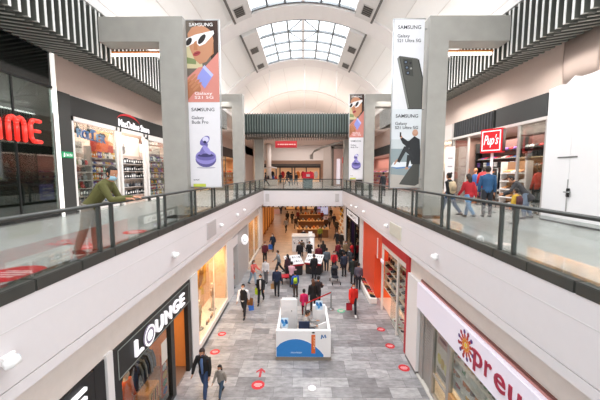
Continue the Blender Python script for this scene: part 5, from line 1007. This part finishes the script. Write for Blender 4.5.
for k in range(6): item('handbag', ('#5b3a26', '#c88f5d', '#e8e4e0')[k % 3], (-4.3, 12.85+.2*k, .345), .19, '%s handbag on the base of the peach display window' % CNAME[('#5b3a26', '#c88f5d', '#e8e4e0')[k % 3]], 'handbags in the peach display window', 1.6)
b = B(); b.box(-4.6, -4.08, 15.78, 17.2, 0, 3.35, WHITE); b.box(-4.6, -4.1, 18.5, 21.9, 0, 3.35, M('#bdb8b5', .6)); b.box(-4.6, -4.1, 17.2, 18.5, 2.7, 3.35, WHITE); b.box(-5.4, -5.35, 17.2, 18.5, 0, 2.7, M('#4a3c34', .6)); st(b, 'wall_left_lower')
rt = thing('door', 'dark open doorway leaf beyond the peach display window', 'door', (-4.3, 17.3, 0)); b = B(); b.box(-4.5, -4.11, 17.23, 17.28, .01, 2.68, M('#3a2a24', .5)); b.obj('door_panel', rt); b = B(); b.tube((-4.2, 17.3, 1.0), (-4.2, 17.3, 1.25), .02, STEEL); b.obj('handle', rt)
person('shop worker in red and dark clothes standing in the dark doorway', (-4.35, 17.9, 0), -70, 1.65, 'stand', '#6e2b2c', '#6d6d3a', mask=None)
rt = thing('round_sign', 'round white lit projecting sign on the grey wall', 'sign', (-3.95, 19.3, 2.75)); b = B(); b.loft([((-3.82, 19.3, 2.75), .22, .33), ((-3.82, 19.42, 2.75), .22, .33)], M('#f4f3f4', .4, emit=.8, var=0), 24); b.obj('disc', rt); b = B(); b.text('C', ffront(19.3, -3.82, 2.75), 0, 0, .18, .3, M('#555555', .5), d0=.006); b.obj('lettering', rt); b = B(); b.tube((-4.12, 19.38, 2.75), (-4.03, 19.38, 2.75), .03, STEEL); b.obj('bracket', rt)
def disp(side, y0, y1, lab, back, en, col, cols, kinds, seed, nm):
    xw = 4.1*side; n = -side; X = lambda a, c: (min(xw+n*a, xw+n*c), max(xw+n*a, xw+n*c)); rt = thing('display_window', lab, 'display window', (xw, (y0+y1)/2, 0))
    b = B(); b.box(*X(-.06, .04), y0, y0+.12, 0, 3.3, FW); b.box(*X(-.06, .04), y1-.12, y1, 0, 3.3, FW); b.box(*X(-.06, .04), (y0+y1)/2-.05, (y0+y1)/2+.05, 0, 3.3, FW); b.box(*X(-.06, .04), y0+.1, y1-.1, 0, .2, FW); b.obj('frame', rt)
    for a, c in ((y0+.12, (y0+y1)/2-.05), ((y0+y1)/2+.05, y1-.12)): b = B(); b.box(*X(-.02, -.01), a, c, .2, 3.3, SHOPG); b.obj('glass_pane', rt)
    interior(nm, side, xw+side*.1, xw+side*1.9, y0, y1, 0, 3.34, back, None, en, col)
    shelf_unit('shelf wall inside the '+lab, side, xw+side*1.2, y0+.3, y1-.3, [.6, 1.2, 1.8, 2.4], .35, kinds, 'shelves of the '+' '.join(lab.split()[:6]), cols, back, .5, seed=seed)
disp(-1, 22.0, 27.4, 'peach lit window near the white pillar on the lower left', '#f3c8a0', 150, '#ffd2a0', ['#c88f5d', '#e8e4e0', '#d77a30'], ['handbag', 'folded', 'carton', 'handbag'], 41, 'window_left_far')
pil(-1, 27.5, 29.4, 'pillar_lower_left_far', None, 3.9, 4.0); pil(1, 27.9, 29.4, 'pillar_lower_right_far', None, 3.9, 4.0)
# ------------------------------------------------------------------ LOWER RIGHT (x = 4.1)
fR = fright(3.93)
rt = thing('shopfront', 'pharmacy shopfront with white sign, red lettering and flower emblem', 'shopfront', (4.1, 7, 0))
b = B(); b.bevbox(3.93, 4.15, -2, 10.05, 2.5, 3.38, M('#ece6f2', .4, emit=.12, var=0), .015); sp = b.obj('sign_panel', rt)
b = B(); b.box(4.04, 4.15, -2, 10.05, 3.38, 3.43, M('#c48a84', .4)); b.box(4.06, 4.12, -2, 10.05, 3.44, 3.47, M('#7a4a42', .5)); b.obj('trim_strip', rt)
b = B(); cr = M('#a5203f', .4); x = -6.58
for ch, w in (('p', .33), ('r', .23), ('e', .34), ('u', .33), ('n', .33), ('i', .08), ('c', .3)):
    h = .5 if ch == 'p' else .35 if ch != 'i' else .5; cy = 2.85 if ch == 'p' else 2.925 if ch != 'i' else 3.0
    b.text(ch, fR, x+w/2, cy, w, h, cr, .02); x += w+.09
b.obj('lettering', sp)
b = B(); FY, FZ = -6.93, 2.96
for k in range(12):
    a = 2*PI*k/12
    for r, l, w, c in ((.12, .06, .033, '#e08a2c'), (.215, .065, .042, '#c23a2c'), (.315, .055, .05, '#5b2f7a' if k % 2 else '#a5203f')): b.disc(fR, FY+r*math.cos(a+.26*(r > .15)), FZ+r*math.sin(a+.26*(r > .15)), l, w, .004, M(c, .4, var=.02), a+.26*(r > .15), 10)
b.disc(fR, FY, FZ, .055, .055, .004, M('#e8c92f', .4)); b.obj('flower_emblem', sp)
ST = M('#a5a09b', .4, .3)
for y0, y1 in ((9.75, 10.05), (9.02, 9.14), (7.95, 8.1), (5.9, 6.0)): b = B(); b.box(4.08, 4.2, y0, y1, 0.05, 2.5, ST); b.obj('post', rt)
b = B(); b.box(4.0, 4.25, 2, 10.05, 0, .05, M('#c9c4bc', .5)); b.obj('threshold', rt); b = B()
b.box(4.08, 4.2, 8.1, 9.02, .0, .12, ST); b.obj('window_base', rt); b = B(); b.box(4.1, 4.16, 8.1, 9.02, .75, .8, ST); b.obj('transom', rt)
b = B(); b.box(4.13, 4.17, 9.14, 9.75, .05, 2.5, M('#a39e97', .4, .3))
for k in range(24): b.box(4.11, 4.13, 9.14, 9.75, .1+.1*k, .15+.1*k, ST)
b.obj('roller_shutter', rt)
b = B(); b.box(4.14, 4.15, 8.1, 9.02, .12, 2.5, SHOPG); b.obj('glass_pane', rt); b = B(); b.box(4.14, 4.15, 6.0, 7.95, .95, 2.5, SHOPG); b.obj('glass_pane', rt)
b = B(); b.box(4.08, 4.2, 6.0, 7.95, .05, .95, M('#b98c5c', .5, var=.2)); fq = fright(4.08); D(b, fq, -7.55, .66, .1, .08, .004, '#4a7a2c'); D(b, fq, -7.55, .66, .05, .04, .006, '#c9a92f'); b.text('naturista', fq, -6.95, .64, .85, .14, M('#4a5a3a', .5), d0=.004); b.obj('counter_front', rt, label='wooden counter front with green emblem')
interior('pharmacy', 1, 4.22, 6.6, 2, 10.05, 0, 3.3, '#e9d6bc', '#cfc4b6', 230, '#ffe6c4')
rt = thing('poster', 'pale pink and yellow price poster behind the pharmacy glass', 'poster', (4.2, 8.55, 1.6)); b = B(); b.box(4.18, 4.2, 8.15, 8.98, .85, 2.4, M('#ecd9cf', .5)); f2 = fright(4.18); F(b, f2, [(-8.9, 1.9), (-8.25, 1.9), (-8.25, 2.3), (-8.9, 2.3)], .003, '#dba7a0')
for k in range(3): D(b, f2, -8.75+.22*k, 1.45-.05*k, .13, .16, .004+.001*k, ('#e3c95a', '#d9b04a', '#e8dca0')[k])
F(b, f2, [(-8.9, .95), (-8.3, .95), (-8.3, 1.15), (-8.9, 1.15)], .003, '#9a8a80'); F(b, f2, [(-8.8, 2.05), (-8.35, 2.05), (-8.35, 2.15), (-8.8, 2.15)], .006, '#8a2a30'); b.obj('print', rt)
shelf_unit('front shelves of bottles and jars in the pharmacy window', 1, 4.66, 6.05, 9.7, [1.0, 1.3, 1.6, 1.9, 2.2], .36, ['pot', 'bottle', 'carton', 'bottle'], 'pharmacy window shelves', ['#3b7d4a', '#b9262b', '#d9a92f', '#c88f5d', '#d77a30', '#5b3a26', '#e8e4e0'], '#e8d2ae', .16, seed=51)
pil(1, 10.08, 11.12, 'trim_pilaster_right', None, 3.35, 3.98)
# red shoe shop
rt = thing('shopfront', 'bright red and orange shoe shopfront with open entrance on the lower right', 'shopfront', (4.1, 15.5, 0)); RO = M('#dc4a28', .4, emit=.12); RD = M('#bf242c', .45)
b = B(); b.box(4.02, 4.3, 11.15, 11.45, 0, 4.1, RD); b.obj('frame', rt)
b = B(); b.box(4.05, 4.15, 11.45, 15.2, 3.55, 4.1, M('#c8282a', .4, emit=.1)); fs = b.obj('fascia', rt)
b = B(); b.box(4.05, 4.5, 16.6, 19.85, 0, 4.1, RO); b.box(4.05, 4.4, 15.2, 16.6, 2.55, 4.1, RO); b.box(4.5, 5.5, 16.62, 16.72, 0, 2.55, M('#d85c2c', .4, emit=.15)); b.obj('portal_panel', rt, label='glossy orange red entrance panel')
b = B(); b.box(4.03, 4.05, 15.9, 16.05, 2.5, 3.6, M('#f3e4e0', .4)); b.obj('edge_strip', rt); b = B(); b.box(4.0, 4.05, 14.7, 15.15, 2.55, 2.72, M('#d9d5e0', .4, emit=.4)); b.obj('small_sign', rt)
for y in (12.65, 15.15): b = B(); b.box(4.07, 4.17, y-.04, y+.04, 0, 3.55, M('#efe6df', .4)); b.obj('mullion', rt)
for y0, y1 in ((11.5, 12.61), (12.69, 13.6)): b = B(); b.box(4.11, 4.12, y0, y1, .2, 3.55, SHOPG); b.obj('glass_pane', rt)
interior('shoe_shop', 1, 4.32, 7.2, 11.13, 19.9, 0, 3.7, '#dcb698', '#c9b6a4', 330, '#ffeedd')
rt = thing('display_plinth', 'white display base with shoes behind the glass, nearest the red frame', 'plinth', (4.6, 12.4, 0)); b = B(); b.bevbox(4.19, 4.51, 11.55, 13.6, .02, .3, M('#f2ece6', .5), .02); b.obj('base', rt); b = B(); b.bevbox(4.36, 4.51, 11.6, 13.5, .3, .52, M('#f2ece6', .5), .02); b.obj('step', rt)
rt = thing('display_plinth', 'white shoe display base projecting by the orange entrance panel', 'plinth', (3.9, 17.4, 0)); b = B(); b.bevbox(3.62, 4.04, 15.8, 19.0, .0, .3, M('#f2ece6', .5), .02); b.obj('base', rt)
for k in range(9): c = ('#1f2226', '#c88f5d', '#b9262b', '#5b3a26')[k % 4]; item('shoe', c, (3.84, 16.0+.34*k, .3), .3, '%s pair of shoes on the display base by the orange panel' % CNAME[c], 'shoes on the base by the orange panel', PI/2)
for r, (x, z) in enumerate(((4.275, .305), (4.435, .525))):
    for k in range(6): c = ('#b9262b', '#e8e4e0', '#1f2226', '#c88f5d', '#d56a8c')[(k+r) % 5]; item('shoe', c, (x, 11.75+.3*k, z), .15, '%s pair of shoes on the %s step of the display base behind glass' % (CNAME[c], ('low', 'high')[r]), 'shoes on the base behind the glass', PI/2)
shelf_unit('tall wall of wooden shoe shelves inside the red shop', 1, 4.92, 11.5, 16.4, [.75, 1.15, 1.55, 1.95, 2.35, 2.75, 3.1], .38, ['shoe', 'handbag', 'shoe', 'shoe', 'handbag', 'carton'], 'tall shelves of the red shoe shop', ['#5b3a26', '#c88f5d', '#1f2226', '#b9262b', '#e8e4e0'], '#c98f62', .36, M('#e9cfae', .5), 61)
b = B(); b.box(4.0, 4.5, 19.9, 21.0, 0, 4.1, WHITE); st(b, 'pillar_white_right')
rt = thing('shopfront', 'dark purple lit shopfront with small white sign by the far right pillar', 'shopfront', (4.1, 24.5, 0)); b = B(); b.box(4.02, 4.2, 21.1, 27.8, 3.2, 4.0, M('#232226', .45)); fs = b.obj('fascia', rt); b = B(); b.box(3.99, 4.02, 21.8, 27.0, 3.35, 3.85, M('#f2f0f2', .4, emit=.5)); b.text('BAMERS', fright(3.99), -24.4, 3.6, 4.2, .3, M('#3a3a3d', .5), d0=.004); b.obj('sign_panel', rt)
for y in (21.15, 23.2, 25.4, 27.7): b = B(); b.box(4.04, 4.16, y-.06, y+.06, 0, 3.2, BLACK); b.obj('post', rt)
for y0, y1 in ((21.2, 23.14), (25.46, 27.64)): b = B(); b.box(4.1, 4.11, y0, y1, 0, 3.2, DGLASS); b.obj('glass_pane', rt)
interior('purple_shop', 1, 4.2, 6.8, 21.1, 27.8, 0, 3.25, '#4a3550', '#4a454c', 60, '#c9a4e0', '#3a3440')
shelf_unit('shelf wall inside the dark purple shop', 1, 5.6, 21.5, 27.4, [.6, 1.2, 1.8, 2.4], .35, ['shoe', 'carton', 'shoe', 'carton'], 'shelves of the dark purple shop', ['#7a4fa0', '#1f2226', '#e8e4e0', '#d56a8c'], '#3d2f44', .55, seed=62)
# ------------------------------------------------------------------ UNDER THE BRIDGE
b = B(); b.box(-8, 8, 58, 58.2, 0, 4, M('#c9986a', .6)); st(b, 'wall_lower_end')
b = B(); b.box(-4.7, -4.5, 29.4, 46, 0, 4, WOOD); b.box(-8, -4.7, 45.9, 46, 0, 4, WOOD); st(b, 'wall_lower_hall_left')
b = B(); b.box(4.7, 4.9, 29.4, 58, 0, 4, M('#d8b48c', .6)); st(b, 'wall_lower_hall_right')
rt = thing('wood_cladding', 'orange brown wooden shop wall with framed bays under the bridge on the left', 'cladding', (-4.45, 35, 0)); b = B()
for k in range(7): y = 29.8+2.3*k; b.box(-4.49, -4.38, y, y+.2, 0, 3.7, M('#8a4f1e', .5)); b.box(-4.49, -4.44, y+.3, y+2.1, .3, 3.4, M('#c98a3e', .45, emit=.15))
b.box(-4.49, -4.36, 29.6, 45.8, 3.4, 3.88, M('#7a4419', .5)); b.obj('panel', rt)
rt = thing('shopfront', 'brown far shopfront with warm windows at the end of the lower hall', 'shopfront', (0, 57.9, 0)); b = B(); b.box(-3.4, 4.6, 57.7, 57.98, 2.9, 3.88, M('#5a3a22', .5)); fs = b.obj('fascia', rt); 
for x in (-3.4, -1.4, .6, 2.6, 4.5): b = B(); b.box(x-.12, x+.12, 57.75, 57.98, 0, 2.9, M('#4a2f1c', .5)); b.obj('post', rt)
for k in range(4): b = B(); b.box(-3.2+2*k, -1.6+2*k, 57.85, 57.9, .2, 2.8, M(('#e8a763', '#d98f4a', '#f0c08a', '#b9a6d9')[k], .5, emit=.5)); b.obj('lit_pane', rt)
b = B(); b.box(-7.5, -3.9, 52, 52.2, 1.2, 2.6, M('#f3e9e6', .5, emit=.8)); b.box(-7.5, -3.9, 51.9, 52.1, 0, .8, M('#d9a8a0', .5)); b.obj('lit_counter', label='pale lit counter far left at the end of the lower hall', cat='counter')
rt = thing('slatted_ceiling', 'white slatted ceiling edge hanging under the bridge', 'ceiling panel', (0, 31, 3.85)); b = B()
for k in range(34): x = -3.85+.234*k; b.box(x-.05, x+.05, 29.2, 36, 3.74, 3.9, M('#d6cdc4', .5) if k % 2 else M('#4d453e', .5))
b.obj('slat_screen', rt)
for y0, k0 in ((32.5, 0), (38, 1), (44, 2)):
    rt = thing('display_island', ('brown wooden display island under the bridge, nearest the white counter', 'brown wooden display island under the bridge, middle one', 'brown wooden display island under the bridge, farthest one')[k0], 'display table', (1.0, y0, 0)); b = B(); b.bevbox(-.6, 2.8, y0, y0+1.1, 0, .9, M('#7a5230', .5, var=.2), .04); b.obj('cabinet', rt); b = B(); b.bevbox(-.7, 2.9, y0-.06, y0+1.16, .9, .98, M('#c9a06a', .4), .02); b.obj('worktop', rt)
    for k in range(8): c = ('#c88f5d', '#5b3a26', '#8a8d90', '#5b3a26', '#d77a30')[(k+k0) % 5]; item('pot', c, (-.4+.4*k, y0+.3, .985), .34, '%s jar on the brown display islands under the bridge' % CNAME[c], 'jars on the brown display islands', 0)
rt = thing('display_shelves', 'pale shelves of golden goods beyond the far right pillar', 'shelves', (4.4, 32, 0)); b = B(); b.box(4.55, 4.68, 29.8, 34.5, 0, 3.7, M('#efe0c4', .5, emit=.1)); b.obj('back_panel', rt)
for z in (.5, 1.1, 1.7, 2.3, 2.9): b = B(); b.box(4.1, 4.55, 29.8, 34.5, z-.04, z, M('#f4eee4', .5)); b.obj('shelf', rt)
for z in (.5, 1.1, 1.7, 2.3, 2.9):
    for k in range(8): c = ('#d9a92f', '#c88f5d', '#5b3a26', '#e8e4e0')[(k+int(z*3)) % 4]; item(('pot', 'handbag')[k % 2], c, (4.3, 30.1+.56*k, z+.004), .36, '%s goods on the pale shelves beyond the far right pillar' % CNAME[c], 'goods on the pale golden shelves', PI/2)
rt = thing('roller_banner', 'pale blue lit banner far right at the end of the lower hall', 'banner', (3.6, 50, 0)); b = B(); b.box(3.0, 4.2, 50, 50.05, .2, 2.9, M('#b5c4ee', .5, emit=.5)); b.obj('print', rt); b = B(); b.box(3.0, 4.2, 49.8, 50.2, 0, .2, STEEL); b.obj('base', rt)

# ================================================================== LIGHT
w = bpy.data.worlds.new('world'); bpy.context.scene.world = w; w.use_nodes = True
bg = w.node_tree.nodes['Background']; bg.inputs['Color'].default_value = (.93, .97, 1, 1); bg.inputs['Strength'].default_value = 1.9
for yc, ly, e in ((6, 7.6, 1500), (14.9, 5.8, 1500), (23, 6.2, 1500)): light((0, yc, 17.4), 5.8, e, '#f4f8ff', sy=ly)
light((0, 37, 15.5), 5, 600, '#fff8f2', sy=10)
# added gallery fill, unseen uplights added to brighten the vault, lamps of the halls
for sg in (-1, 1):
    for y in (3, 9, 15, 21, 27): light((sg*7.65, y, 11.05), .4, 85, '#fffaf5', sy=4, spread=2.4)
    for y in (5, 13, 21): light((sg*5.6, y, 11.9), 1.2, 70, '#fffaf6', sy=4)  # fill added for the gallery floors and fascias
    for y in (4, 15, 24, 36): light((sg*6.7, y, 12.5), .3, 74, '#fffdfa', rot=(0, PI-sg*.5, 0), sy=8)
light((0, 33, 12.9), 6, 120, '#fffdfa', rot=(PI, 0, 0), sy=8)  # unseen uplight added to brighten the far vault
for y in (34, 42, 50): light((0, y, 11.2), 8, 330, '#fff0e6', sy=4)
for y in (32.5, 39, 47): light((0, y, 3.72), 6, 190, '#ffd0a0', sy=3.5)
# unseen front lights added behind the shop glass to brighten the shelf goods
light((-9.22, 16.1, 9.2), .2, 90, '#fff6ec', sy=8); light((4.3, 7.8, 3.2), .12, 34, '#fff0d8', sy=3.4); light((4.28, 13.5, 3.6), .12, 40, '#fff0e0', sy=3.6); light((8.85, 13.8, 8.95), .2, 60, '#fff3e6', sy=5.5)
sc = bpy.context.scene
sc.view_settings.view_transform = 'Standard'; sc.view_settings.look = 'None'; sc.view_settings.exposure = 0.0
sc.cycles.max_bounces = 6; sc.cycles.transparent_max_bounces = 16; sc.cycles.diffuse_bounces = 4; sc.cycles.sample_clamp_indirect = 4
